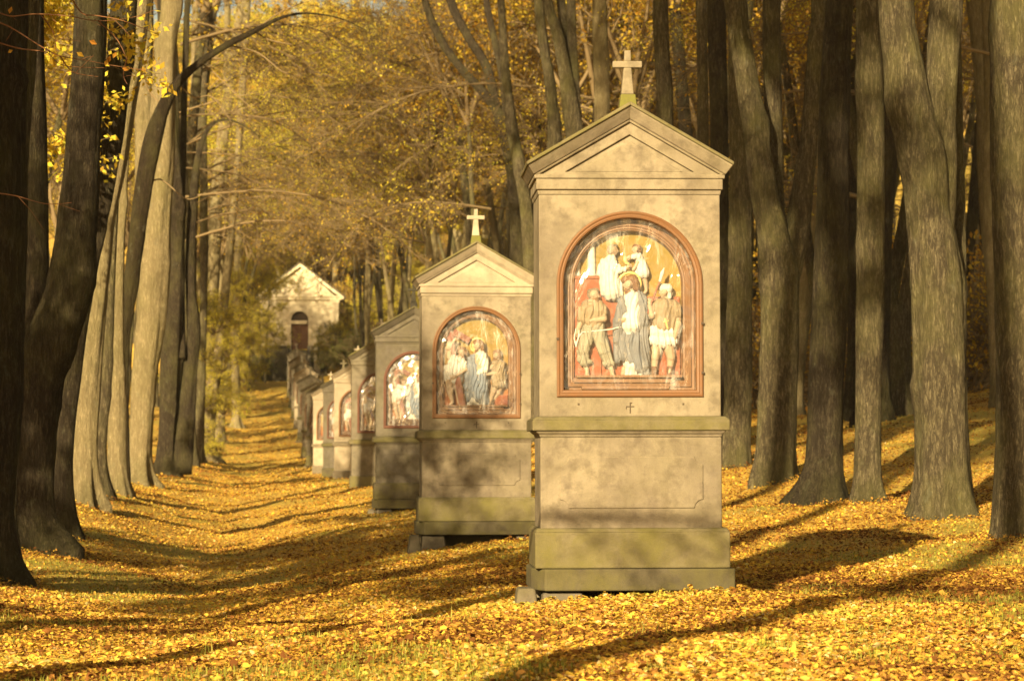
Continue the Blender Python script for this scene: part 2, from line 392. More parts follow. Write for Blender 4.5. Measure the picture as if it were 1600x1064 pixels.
def ground_np(X, Y):
    X = np.asarray(X, float); Y = np.asarray(Y, float)
    zr = np.interp(Y, T_ROW[:,0], T_ROW[:,1]); zl = np.interp(Y, T_LEFT[:,0], T_LEFT[:,1]); zR = np.interp(Y, T_RIGHT[:,0], T_RIGHT[:,1])
    dip = np.interp(Y, [0, 14, 20, 30, 40, 55, 100, 180, 190], [.10, .14, .32, .40, .34, .18, .10, .08, 0.])
    ks = np.array([-400, -60, -12, -2.4, -0.6, 1.1, 2.4, 4.4, 6.8, 12, 25, 60, 400.])
    zs = np.stack([zl+25, zl+4.5, zl+.55, zl, zr-dip, zr-.25*dip, zr, .68*zr+.32*zR, zR, zR+.65, zR+2.3, zR+6.5, zR+30])
    u = X + .0935 * Y
    out = 0
    for du, w in ((-.55, .25), (0, .5), (.55, .25)):
        uu = np.clip(u + du, -399.9, 399.9)
        k = np.clip(np.searchsorted(ks, uu) - 1, 0, len(ks) - 2)
        t = (uu - ks[k]) / (ks[k+1] - ks[k])
        za = np.take_along_axis(zs, k[None], 0)[0]; zb = np.take_along_axis(zs, (k+1)[None], 0)[0]
        out = out + w * (za * (1 - t) + zb * t)
    amp = np.interp(Y, [0, 40, 120, 200], [.022, .035, .05, .06])
    out = out + amp * (np.sin(X*1.9 + .6*np.sin(Y*.7)) * np.sin(Y*1.1 + 1.3) + .6*np.sin(X*.8 - Y*.53 + 2) + .35*np.sin(X*4.1 + Y*2.3))
    return out
def ground(x, y):
    return float(ground_np(np.array([x]), np.array([y]))[0])

def np_mesh(name, V, faces_loops, fsize, mat, smooth=False, attr=None):
    "V (n,3); faces_loops flat vertex indices; fsize vertices per face"
    me = bpy.data.meshes.new(name)
    nf = len(faces_loops) // fsize
    me.vertices.add(len(V)); me.vertices.foreach_set("co", np.ascontiguousarray(V, np.float32).ravel())
    me.loops.add(len(faces_loops)); me.loops.foreach_set("vertex_index", np.ascontiguousarray(faces_loops, np.int32))
    me.polygons.add(nf); me.polygons.foreach_set("loop_start", np.arange(nf, dtype=np.int32) * fsize)
    if smooth: me.polygons.foreach_set("use_smooth", np.ones(nf, bool))
    me.materials.append(mat)
    me.update(calc_edges=True)
    if attr is not None:
        a = me.attributes.new(attr[0], 'FLOAT', 'POINT'); a.data.foreach_set("value", np.ascontiguousarray(attr[1], np.float32))
    return me

def green_np(X, Y):
    "where the grass shows through, 0..1"
    w = np.sin(X*.9 + 1.7*np.sin(Y*.31)) * np.sin(Y*.47 + .8*np.sin(X*.7)) + .55*np.sin(X*2.3 - Y*1.1 + 1.) * np.sin(Y*1.9 + X*.6) + .35*np.sin(X*5.1 + Y*2.7) * np.sin(Y*4.3 - X*3.1)
    return np.clip((w - .12) * 1.5, 0, 1)
def build_ground():
    ua = np.concatenate([[-400,-250,-160,-110,-80,-60,-45,-34,-26,-20,-16,-13], np.arange(-11, -4, .8), np.arange(-4, 9, .2), np.arange(9, 14, .6), [15,17,20,25,32,42,60,80,110,160,250,400]])
    Ya = np.concatenate([[-200,-150,-100,-70,-50,-35,-25,-18,-12,-6,0,4], np.arange(7, 45, .25), np.arange(45, 110, .7), np.arange(110, 192, 1.2), [192.6,193.2,193.5,193.9,194.2,195,197,200,204,208,213,220,230,240,255,270,290,310,340,380,430,500,620,740]])
    U, Y = np.meshgrid(ua, Ya)
    X = U - .0935 * Y
    Z = ground_np(X, Y)
    ny, nx = U.shape
    idx = np.arange(ny * nx).reshape(ny, nx)
    f = np.stack([idx[:-1,:-1], idx[:-1,1:], idx[1:,1:], idx[1:,:-1]], -1).reshape(-1)
    me = np_mesh("ground", np.stack([X, Y, Z], -1).reshape(-1, 3), f, 4, M['ground'], True, ("green", green_np(X, Y).ravel()))
    o = bpy.data.objects.new("ground", me); COL.objects.link(o)
    tag(o, "leaf covered grassy ground of the avenue and hillside", "ground", kind="structure")
build_ground()

# ------------------------------------------------------------------ leaf litter and grass
def build_grass(n=120000):
    r = RNG.random(n)
    Y = 10.0 * (5.0 ** r)
    X = (RNG.random(n) * 2 - 1) * (.21 * Y + .3)
    keep = RNG.random(n) < green_np(X, Y) + .03
    X, Y = X[keep], Y[keep]
    # a few taller tufts
    for (tx, ty, k) in ((1195, 12.0, 60), (640, 14.6, 40), (880, 14.4, 36), (150, 15.5, 26), (330, 13.6, 20), (1010, 13.2, 24), (720, 15.2, 24), (470, 15.0, 20), (1540, 13.5, 30)):
        X = np.concatenate([X, (tx - CX) / F * ty + RNG.normal(0, .07, k)]); Y = np.concatenate([Y, ty + RNG.normal(0, .08, k)])
    n = len(X); Z = ground_np(X, Y)
    h = (.010 + .022 * RNG.random(n)**2) * np.where(np.arange(n) > n - 300, 1.9, 1.0)
    a = RNG.random(n) * 2 * np.pi; lean = RNG.random(n) * .9 * h
    w = .0022 + .002 * RNG.random(n)
    dx, dy = np.cos(a), np.sin(a)
    V = np.zeros((n, 6, 3))
    for k, (t, ww) in enumerate(((0, 1), (.55, .8), (1, .12))):
        cx_, cy_, cz = X + dx * lean * t*t, Y + dy * lean * t*t, Z - .005 + h * 1.6 * t
        V[:, 2*k] = np.stack([cx_ - dy * w * ww, cy_ + dx * w * ww, cz], -1)
        V[:, 2*k+1] = np.stack([cx_ + dy * w * ww, cy_ - dx * w * ww, cz], -1)
    idx = (np.arange(n) * 6)[:, None]
    f = np.concatenate([idx + np.array([[0, 1, 3, 2]]), idx + np.array([[2, 3, 5, 4]])], 1).reshape(-1)
    me = np_mesh("grass", V.reshape(-1, 3), f, 4, M['grass'], False, ("tone", np.repeat(RNG.random(n), 6)))
    o = bpy.data.objects.new("grass", me); COL.objects.link(o)
    tag(o, "thin green grass showing between the fallen leaves", "grass", kind="stuff")
build_grass()

# ------------------------------------------------------------------ tube / trunk modelling
def catmull(P, R, step):
    "resample a polyline with radii"
    P = [Vector(p) for p in P]
    out, rad = [], []
    n = len(P)
    for i in range(n - 1):
        p0, p1, p2, p3 = P[max(i-1, 0)], P[i], P[i+1], P[min(i+2, n-1)]
        k = max(2, int(math.ceil((p2 - p1).length / step)))
        for j in range(k):
            t = j / k; t2, t3 = t*t, t*t*t
            q = 0.5 * ((2*p1) + (p2 - p0)*t + (2*p0 - 5*p1 + 4*p2 - p3)*t2 + (3*p1 - p0 - 3*p2 + p3)*t3)
            out.append(q); s = t*t*(3-2*t); rad.append(R[i]*(1-s) + R[i+1]*s)
    out.append(P[-1]); rad.append(R[-1])
    return out, rad

def tube(mb, pts, rad, n=8, lump=0.0, flare=0.0, flare_h=0.3, rnd=None, z0=None, cap=True):
    rnd = rnd or random
    ph = [rnd.random() * 6.28 for _ in range(8)]
    k = len(pts)
    tan = (pts[1] - pts[0]).normalized()
    ref = Vector((1, 0, 0)) if abs(tan.x) < .9 else Vector((0, 1, 0))
    nrm = (ref - tan * ref.dot(tan)).normalized()
    zt = pts[-1].z
    kn = [(rnd.uniform(.2, max(.4, min(zt, 9))), rnd.random() * 6.28, rnd.uniform(.06, .22), rnd.uniform(.07, .22)) for _ in range(int(min(zt, 9) * 1.3))] if (flare and lump and n > 20) else []
    loops = []
    for i in range(k):
        t = (pts[min(i+1, k-1)] - pts[max(i-1, 0)]).normalized()
        nrm = (nrm - t * nrm.dot(t)).normalized(); bi = t.cross(nrm)
        L = []
        h = pts[i].z - (z0 if z0 is not None else pts[0].z)
        fl = flare * math.exp(-max(h, 0) / flare_h) if flare else 0.0
        for j in range(n):
            a = 2 * math.pi * j / n
            m = 1.0
            if lump:
                m += lump * (math.sin(2*a + ph[0] + h*.9) * .9 + math.sin(3*a + ph[1] - h*.7) * .7 + .5*math.sin(5*a + ph[2] + 1.3*math.sin(h*1.1 + ph[3])) + .35*math.sin(9*a + ph[4] + math.sin(h*1.7)*.9) + .5*math.sin(h*2.3 + ph[5] + a))
            for (kh, ka, kw, ks) in kn:
                if abs(h - kh) < 3 * ks:
                    da = (a - ka + math.pi) % (2*math.pi) - math.pi
                    m += kw * math.exp(-((h - kh) / ks)**2 - (da / (.5 + ks))**2)
            if lump and n > 20: m += .012 * rnd.gauss(0, 1) + .02 * math.sin(17*a + ph[3] + 1.5*math.sin(h*2.1)) + .015 * math.sin(24*a + ph[1] + h)
            if fl:
                m += fl * max(0.05, .5 + .45*math.sin(4*a + ph[6]) + .35*math.sin(7*a + ph[7]))
            L.append(pts[i] + (nrm * math.cos(a) + bi * math.sin(a)) * (rad[i] * m))
        loops.append(L)
    mb.loft(loops, True, cap)

# ---- crowns, limbs and arching boughs shared by many trees
def leaf_quads(centres, size, rnd):
    n = len(centres)
    C = np.asarray(centres, float)
    d1 = RNG.normal(size=(n, 3)); d1 /= np.linalg.norm(d1, axis=1, keepdims=True)
    d2 = RNG.normal(size=(n, 3)); d2 -= d1 * (d1 * d2).sum(1, keepdims=True); d2 /= np.linalg.norm(d2, axis=1, keepdims=True)
    s = size * (.6 + .8 * RNG.random((n, 1)))
    V = np.stack([C - d1*s, C + d2*s*.55, C + d1*s, C - d2*s*.55], 1)
    return V.reshape(-1, 3), np.arange(4 * n)

def limb_system(seed, reach, nmain, up, leaves, lsize, mat_l, mat_b, spread=1.0, twig_n=5, r0=.085):
    "limbs mesh and leaves mesh, growing from the origin"
    rnd = random.Random(seed)
    mb = MB(); L = []
    def grow(p, d, length, r, depth):
        k = 4 if depth < 2 else 3
        pts, rads = [p.copy()], [r]
        q = p.copy(); dd = d.copy()
        for i in range(k):
            dd = (dd + Vector((rnd.gauss(0, .22), rnd.gauss(0, .22), rnd.gauss(.06, .18))) * (1.0 if depth else .55)).normalized()
            q = q + dd * (length / k); pts.append(q.copy()); rads.append(max(r * (1 - (i+1) / (k + .35)), .006))
        tube(mb, pts, rads, (6, 5, 4, 3)[depth], cap=False)
        if depth >= 2:
            for i in range(1, k + 1):
                L.append((pts[i], length * .28))
        if depth == 3: return
        nb = (twig_n + 1, twig_n, twig_n)[depth]
        for b in range(nb):
            f = (.28 + .72 * (b + rnd.random()) / nb) * k
            i = min(int(f), k - 1); pp = pts[i].lerp(pts[i+1], f - i)
            ax = Vector((rnd.gauss(0, 1), rnd.gauss(0, 1), rnd.gauss(0, .6)))
            ax = (ax - dd * ax.dot(dd)).normalized()
            nd = (dd * .75 + ax * (.75 + .3 * rnd.random())).normalized()
            grow(pp, nd, length * (.46 + .16 * rnd.random()), max(rads[i] * .5, .009), depth + 1)
    for m in range(nmain):
        a = 2 * math.pi * (m + .5 * rnd.random()) / nmain
        d = Vector((math.cos(a) * spread, math.sin(a) * spread, up * (.8 + .5 * rnd.random()))).normalized()
        grow(Vector((0, 0, -.3)), d, reach * (.75 + .4 * rnd.random()), r0, 0)
    cs = []
    # clumps: some twigs carry many leaves, some none
    wts = [max(0.0, math.sin(p.x*.9 + seed) + math.sin(p.y*.8 - seed) + math.sin(p.z*.8 + 2*seed) + .9) for p, s in L]
    tot = sum(wts)
    for (p, s), w in zip(L, wts):
        k = leaves * w / tot; k = int(k) + (rnd.random() < k - int(k))
        for _ in range(k):
            cs.append((p.x + rnd.gauss(0, s*.55), p.y + rnd.gauss(0, s*.55), p.z + rnd.gauss(0, s*.45)))
    lm = mb.mesh("limbs", mat_b, True)
    if not cs: cs = [(0, 0, 1)]
    V, f = leaf_quads(cs, lsize, rnd)
    return lm, np_mesh("crown", V, f, 4, mat_l)

def bough(seed, length, rise, droop, leaves, lsize, mat_l, mat_b, r0=.05):
    "one arching bough along +x with side twigs"
    rnd = random.Random(seed); mb = MB(); L = []
    k = 9
    pts, rads = [], []
    for i in range(k + 1):
        t = i / k
        pts.append(Vector((length * t, rnd.gauss(0, .10) * length * .25 * t, rise * math.sin(t * math.pi * .62) - droop * t**3)))
        rads.append(r0 * (1 - .9 * t) + .004)
    P, R = catmull(pts, rads, length / 24)
    tube(mb, P, R, 6, cap=False)
    for b in range(38):
        f = .10 + .88 * rnd.random(); i = min(int(f * (len(P) - 1)), len(P) - 2)
        p = P[i]; d = (P[i+1] - p).normalized()
        side = Vector((rnd.gauss(.5, .3), rnd.choice((-1, 1)) * (.5 + .5 * rnd.random()), rnd.gauss(-.05, .35))).normalized()
        ln = length * (.12 + .22 * rnd.random()) * (1.15 - .6 * f)
        q = [p]; dd = (d * .6 + side).normalized()
        for s in range(4):
            dd = (dd + Vector((rnd.gauss(0, .15), rnd.gauss(0, .15), rnd.gauss(-.05, .12)))).normalized(); q.append(q[-1] + dd * ln / 4)
        tube(mb, q, [max(R[i]*.45, .008), .008, .007, .006, .004], 4, cap=False)
        for s in range(1, 5):
            L.append(q[s])
            for _ in range(2):
                e = (dd + Vector((rnd.gauss(0, .7), rnd.gauss(0, .7), rnd.gauss(-.1, .5)))).normalized()
                l2 = ln * (.2 + .25 * rnd.random())
                m = q[s] + e * l2 * .5 + Vector((0, 0, rnd.gauss(0, .05)))
                tube(mb, [q[s], m, q[s] + e * l2], [.006, .005, .003], 3, cap=False)
                L.append(q[s] + e * l2)
    cs = []
    for _ in range(leaves):
        p = rnd.choice(L); cs.append((p.x + rnd.gauss(0, .09), p.y + rnd.gauss(0, .09), p.z + rnd.gauss(0, .07)))
    bm_ = mb.mesh("branch", mat_b, True)
    V, f = leaf_quads(cs, lsize, rnd)
    return bm_, np_mesh("foliage", V, f, 4, mat_l)

CROWN = [limb_system(21 + i, 4.6, 4, 1.5, n, .062, M[mt], M['twig'], .7) for i, (n, mt) in enumerate(((4200, 'leaf_gold'), (3000, 'leaf_brown'), (4800, 'leaf_yellow'), (3600, 'leaf_gold')))]
SPARSE = [limb_system(61 + i, 4.6, 4, 1.7, 1500, .055, M['leaf_brown'], M['twig'], .65) for i in range(2)]
DENSE = [limb_system(91 + i, 5.0, 5, .8, 12000, .10, M[mt], M['twig'], .9, 5) for i, mt in enumerate(('leaf_gold', 'leaf_brown', 'leaf_yellow'))]
BOUGH = [bough(31 + i, 5.2 + .6 * i, 1.3 - .2 * i, 1.2 + .3 * i, lv, .033, M[mt], M['twig'], .036) for i, (lv, mt) in enumerate(((620, 'leaf_gold'), (380, 'leaf_brown'), (1100, 'leaf_yellow'), (240, 'leaf_brown')))]
BUSHY = [limb_system(131 + i, 1.5, 6, .9, lv, .034, M[mt], M['twig'], 1.0, 4, .03) for i, (lv, mt) in enumerate(((1600, 'leaf_orange'), (1100, 'leaf_brown'), (3600, 'leaf_yellow'), (1500, 'leaf_brown')))]

GROUP_L, GROUP_R = "trees of the avenue's path side row", "trees of the avenue's forest side row"
GROUP_F, GROUP_H = "trees of the wood beside the avenue", "trees on the hill behind the chapel"

def finish_tree(root, tips, protos, rnd, scale=1.0):
    for k, (p, tilt) in enumerate(tips):
        lm, cm = rnd.choice(protos)
        a = rnd.random() * 6.28; s = scale * (.85 + .3 * rnd.random())
        place(lm, "limbs", root, p, (0, 0, a), (s, s, s))
        place(cm, "crown", root, p, (0, 0, a), (s, s, s))

def add_bough(root, p, ang, k, s=1.0, tilt=0.0):
    bmsh, fm = BOUGH[k % len(BOUGH)]
    b = place(bmsh, "branch", root, p, (0, tilt, ang), (s, s, s))
    place(fm, "foliage", b)
    return b

FEET = []
# ---- near trees: traced stems (photo column, photo row, width) at a measured distance
def near_tree(label, d, stems, mat, cat="tree", group=None, flare=.75, seed=1, top=13.0, protos=None, lump=.05, dys=None, crown_scale=1.0, name="linden_tree"):
    rnd = random.Random(seed)
    x0 = stems[0][0][0]
    X0 = (x0 - CX) / F * d
    zg = ground(X0, d)
    root = empty(name, (X0, d, zg))
    tag(root, label, cat, group)
    mb = MB(); tips = []
    for si, st in enumerate(stems):
        dy = dys[si] if dys else (0 if si == 0 else .12 * si)
        pts, rads = [], []
        for i, (x, y, w) in enumerate(st):
            p = px(x, y, d + (dy * min(1, i / 2) if si else 0)); p -= Vector((X0, d, zg))
            r = w / 2 / F * d
            if si == 0 and i == 0:
                p.z = 0.0; pts.append(Vector((p.x, p.y, -.35))); rads.append(r)
            pts.append(p); rads.append(r)
        # carry the stem on above the picture
        if pts[-1].z > 1.5 and st[-1][1] < 60 and st[-1][2] > 8:
            d_ = (pts[-1] - pts[-2]).normalized(); d_ = (d_ + Vector((0, 0, .8))).normalized()
            while pts[-1].z < top:
                d_ = (d_ + Vector((rnd.gauss(0, .05), rnd.gauss(0, .05), .1))).normalized()
                pts.append(pts[-1] + d_ * 2.0); rads.append(rads[-1] * .84)
            tips.append((pts[-1].copy(), 0))
        P, R = catmull(pts, rads, .16)
        tube(mb, P, R, 40 if R[0] > .15 else 22, lump * 1.15, flare * 1.35 if si == 0 else 0, .26, rnd, 0.0)
        if si == 0: FEET.append((X0, d, R[0]))
    mb.build("trunk", mat, root, True)
    finish_tree(root, tips, protos or SPARSE, rnd, crown_scale)
    return root

# ---- generic trunks
def trunk_proto(seed, kind, mat):
    rnd = random.Random(seed); mb = MB(); tips = []
    h0 = {'single': 9.5, 'fork': rnd.uniform(1.6, 4.0), 'twin': .5}[kind]
    r = rnd.uniform(.24, .32)
    def stem(p, d, length, r0, r1, base=False):
        pts, rads = [p], [r0]; k = max(4, int(length / 1.3)); dd = d
        for i in range(k):
            dd = (dd + Vector((rnd.gauss(0, .05), rnd.gauss(0, .05), .05))).normalized()
            pts.append(pts[-1] + dd * length / k); rads.append(r0 + (r1 - r0) * (i + 1) / k)
        P, R = catmull(pts, rads, .35)
        tube(mb, P, R, 14, .05, .9 if base else 0, .3, rnd, 0.0)
        return pts[-1], dd
    e, dd = stem(Vector((0, 0, -.4)), Vector((rnd.gauss(0, .03), rnd.gauss(0, .03), 1)).normalized(), h0 + .4, r, r * (.6 if kind == 'single' else .9), True)
    if kind == 'single':
        tips.append(e)
    else:
        a = rnd.random() * 6.28
        for s in range(2 if rnd.random() < .7 else 3):
            an = a + s * math.pi * (1 if s < 2 else .5) + rnd.gauss(0, .3)
            d2 = Vector((math.cos(an) * .2, math.sin(an) * .2, 1)).normalized()
            e2, _ = stem(e - Vector((0, 0, .5)), d2, 10.5 - h0 + rnd.uniform(-1, 1), r * rnd.uniform(.58, .75), r * .4)
            tips.append(e2)
    return mb.mesh("trunk", mat, True), tips
TRUNK = [trunk_proto(200 + i, k, M[m]) for i, (k, m) in enumerate((('single', 'bark'), ('fork', 'bark'), ('single', 'bark_pale'), ('fork', 'bark_pale'), ('twin', 'bark'), ('single', 'bark_dark'), ('fork', 'bark_dark'), ('single', 'bark')))]

LASTROW = []
def row_tree(x, y, label, group, rnd, protos, scale=1.0, boughs=0, face=0.0, lean=(0, 0), trunk=None, name="linden_tree", slim=1.0, bh=(2.5, 9.0)):
    root = empty(name, (x, y, ground(x, y) - .02), 0)
    root.rotation_euler = (lean[0], lean[1], 0)
    tag(root, label, "tree", group); LASTROW.append(root.name)
    me, tips = TRUNK[trunk if trunk is not None else rnd.randrange(len(TRUNK))]
    rz = rnd.random() * 6.28
    place(me, "trunk", root, (0, 0, 0), (0, 0, rz), (scale * slim, scale * slim, scale))
    tips = [Vector((t.x * slim, t.y * slim, t.z)) for t in tips]
    rm = Matrix.Rotation(rz, 3, 'Z')
    finish_tree(root, [((rm @ t) * scale, 0) for t in tips], protos, rnd, scale)
    for b in range(boughs):
        lo, hi = bh
        if y > 66: lo = max(2.5, .072 * y - root.location.z + .4); hi = lo + 6.5
        add_bough(root, (0, 0, rnd.uniform(lo, hi)), face + rnd.gauss(0, .55), rnd.randrange(4), rnd.uniform(.7, 1.25), rnd.gauss(-.05, .22))
    return root

# ------------------------------------------------------------------ relief figures
def capsule(mb, a, ra, b, rb, n=10):
    a, b = Vector(a), Vector(b)
    ax = b - a
    if ax.length < 1e-6: ax = Vector((0, 0, 1e-4)); b = a + ax
    t = ax.normalized(); ref = Vector((1, 0, 0)) if abs(t.x) < .9 else Vector((0, 1, 0))
    u = (ref - t * ref.dot(t)).normalized(); w = t.cross(u)
    loops = []
    for e, c, r, s in ((-1, a, ra, None), (1, b, rb, None)):
        angs = (-80, -50, -20, 0) if e < 0 else (0, 20, 50, 80)
        for an in angs:
            q = math.radians(an); cc = c + t * (math.sin(q) * r); rr = math.cos(q) * r
            loops.append([cc + (u * math.cos(2*math.pi*j/n) + w * math.sin(2*math.pi*j/n)) * rr for j in range(n)])
    mb.loft(loops, True, True)

def fuse(name, mb, mat, voxel=.0045, smooth=2, folds=0.0, seed=0):
    "melt overlapping capsules into one continuous surface"
    me0 = mb.mesh("raw", None)
    o = bpy.data.objects.new("raw", me0); COL.objects.link(o)
    r = o.modifiers.new("r", 'REMESH'); r.mode = 'VOXEL'; r.voxel_size = voxel
    s = o.modifiers.new("s", 'SMOOTH'); s.iterations = smooth; s.factor = .5
    dg = bpy.context.evaluated_depsgraph_get()
    me = bpy.data.meshes.new_from_object(o.evaluated_get(dg))
    bpy.data.objects.remove(o, do_unlink=True); bpy.data.meshes.remove(me0)
    me.name = name
    n = len(me.vertices)
    if folds:
        co = np.empty(n * 3, np.float32); me.vertices.foreach_get("co", co); co = co.reshape(-1, 3)
        no = np.empty(n * 3, np.float32); me.vertices.foreach_get("normal", no); no = no.reshape(-1, 3)
        x, z = co[:, 0], co[:, 2]
        ph = x * 170 + z * 22 * np.sin(seed + 1) + 2.2 * np.sin(z * 16 + seed) + 1.3 * np.sin(x * 37 + z * 21)
        f = np.sin(ph) * .65 + .35 * np.sin(ph * 1.9 + 1.0)
        co += no * (f * folds)[:, None]
        me.vertices.foreach_set("co", co.ravel())
    me.materials.clear(); me.materials.append(mat)
    me.polygons.foreach_set("use_smooth", [True] * len(me.polygons))
    me.update()
    return me

class Frame2D:
    "turns relief sketch coordinates into shrine-local metres"
    def __init__(s, ox, oy, k, cx, base, scale, dz=0.0):
        s.f = lambda x, y, d: Vector(((ox + x / k - cx) / scale, d, (base - (oy + y / k)) / scale + dz))
        s.s = 1.0 / (k * scale)
FA = Frame2D(860, 320, 3.323, 985.5, 921, 241.4)
FB = Frame2D(660, 470, 5.318, 745, 831, 145.4, .028)
BACK = .165

def caps_mesh(fr, caps):
    mb = MB()
    for c in caps:
        (x1, y1, r1, x2, y2, r2), d = c[:6], c[6] if len(c) > 6 else .12
        d2 = c[7] if len(c) > 7 else d
        capsule(mb, fr.f(x1, y1, d), r1 * fr.s, fr.f(x2, y2, d2), r2 * fr.s)
    return mb

def hand_caps(x, y, ang, d, k=1.0):
    "palm, four fingers and a thumb"
    out = [(x, y, 11*k, x + 12*k*math.cos(ang), y + 12*k*math.sin(ang), 10*k, d)]
    for i, (off, ln) in enumerate(((-.45, 20), (-.15, 24), (.15, 23), (.42, 18))):
        a = ang + off
        bx, by = x + 15*k*math.cos(ang) + (i - 1.5)*5*k*-math.sin(ang), y + 15*k*math.sin(ang) + (i - 1.5)*5*k*math.cos(ang)
        out.append((bx, by, 4.4*k, bx + ln*k*math.cos(a)*.8, by + ln*k*math.sin(a)*.8, 3.4*k, d, d + .008))
    out.append((x + 3*math.cos(ang), y, 5*k, x + 14*k*math.cos(ang - 1.0), y + 14*k*math.sin(ang - 1.0), 3.6*k, d - .005))
    return out

def head_caps(x, y, r, face, d, look=0.0):
    "skull, jaw, nose, brow, ear; face = -1 looks left, +1 right, 0 front"
    fx = face
    return [(x, y - r*.18, r*.92, x + fx*r*.15, y + r*.1, r*.84, d),
            (x + fx*r*.32, y + r*.35, r*.55, x + fx*r*.38, y + r*.72, r*.40, d - .004),
            (x + fx*r*.95, y - r*.12, r*.12, x + fx*r*1.16, y + r*.22, r*.16, d - .008 - .02*(1 - abs(fx))),
            (x + fx*r*.62, y - r*.28, r*.30, x + fx*r*.80, y - r*.25, r*.20, d - .012),
            (x + fx*r*.78, y + r*.50, r*.16, x + fx*r*.86, y + r*.52, r*.13, d - .012),
            (x - fx*r*.25, y + r*.02, r*.20, x - fx*r*.22, y + r*.30, r*.14, d - .8*r/800)]

def figure(parent, fr, label, body, clothes, voxel=.0034):
    "one relief figure: a continuous body with clothing, hair and held things as its children"
    o = place(fuse("relief_figure", caps_mesh(fr, body), M['skin'], voxel), "relief_figure", parent)
    o["label"] = label
    for nm, mt, caps, folds in clothes:
        place(fuse(nm, caps_mesh(fr, caps), M[mt], voxel, 2, folds * 1.25, len(caps)), nm, o)
    return o

def halo(parent, fr, x, y, r, d):
    mb = MB(); c = fr.f(x, y, d); R = r * fr.s; w = R * .16
    prof = ((R - w, 0), (R - w, -.006), (R + w*.2, -.010), (R + w, -.006), (R + w, 0))
    n = 40
    mb.loft([[c + Vector((math.cos(2*math.pi*j/n) * q, e, math.sin(2*math.pi*j/n) * q)) for j in range(n)] for q, e in prof])
    mb.loft([[c + Vector((math.cos(2*math.pi*j/n) * q, e, math.sin(2*math.pi*j/n) * q)) for j in range(n)] for q, e in ((R - w, -.002), (R*.1, -.002))])
    return mb.build("halo", M['gold'], parent, True)

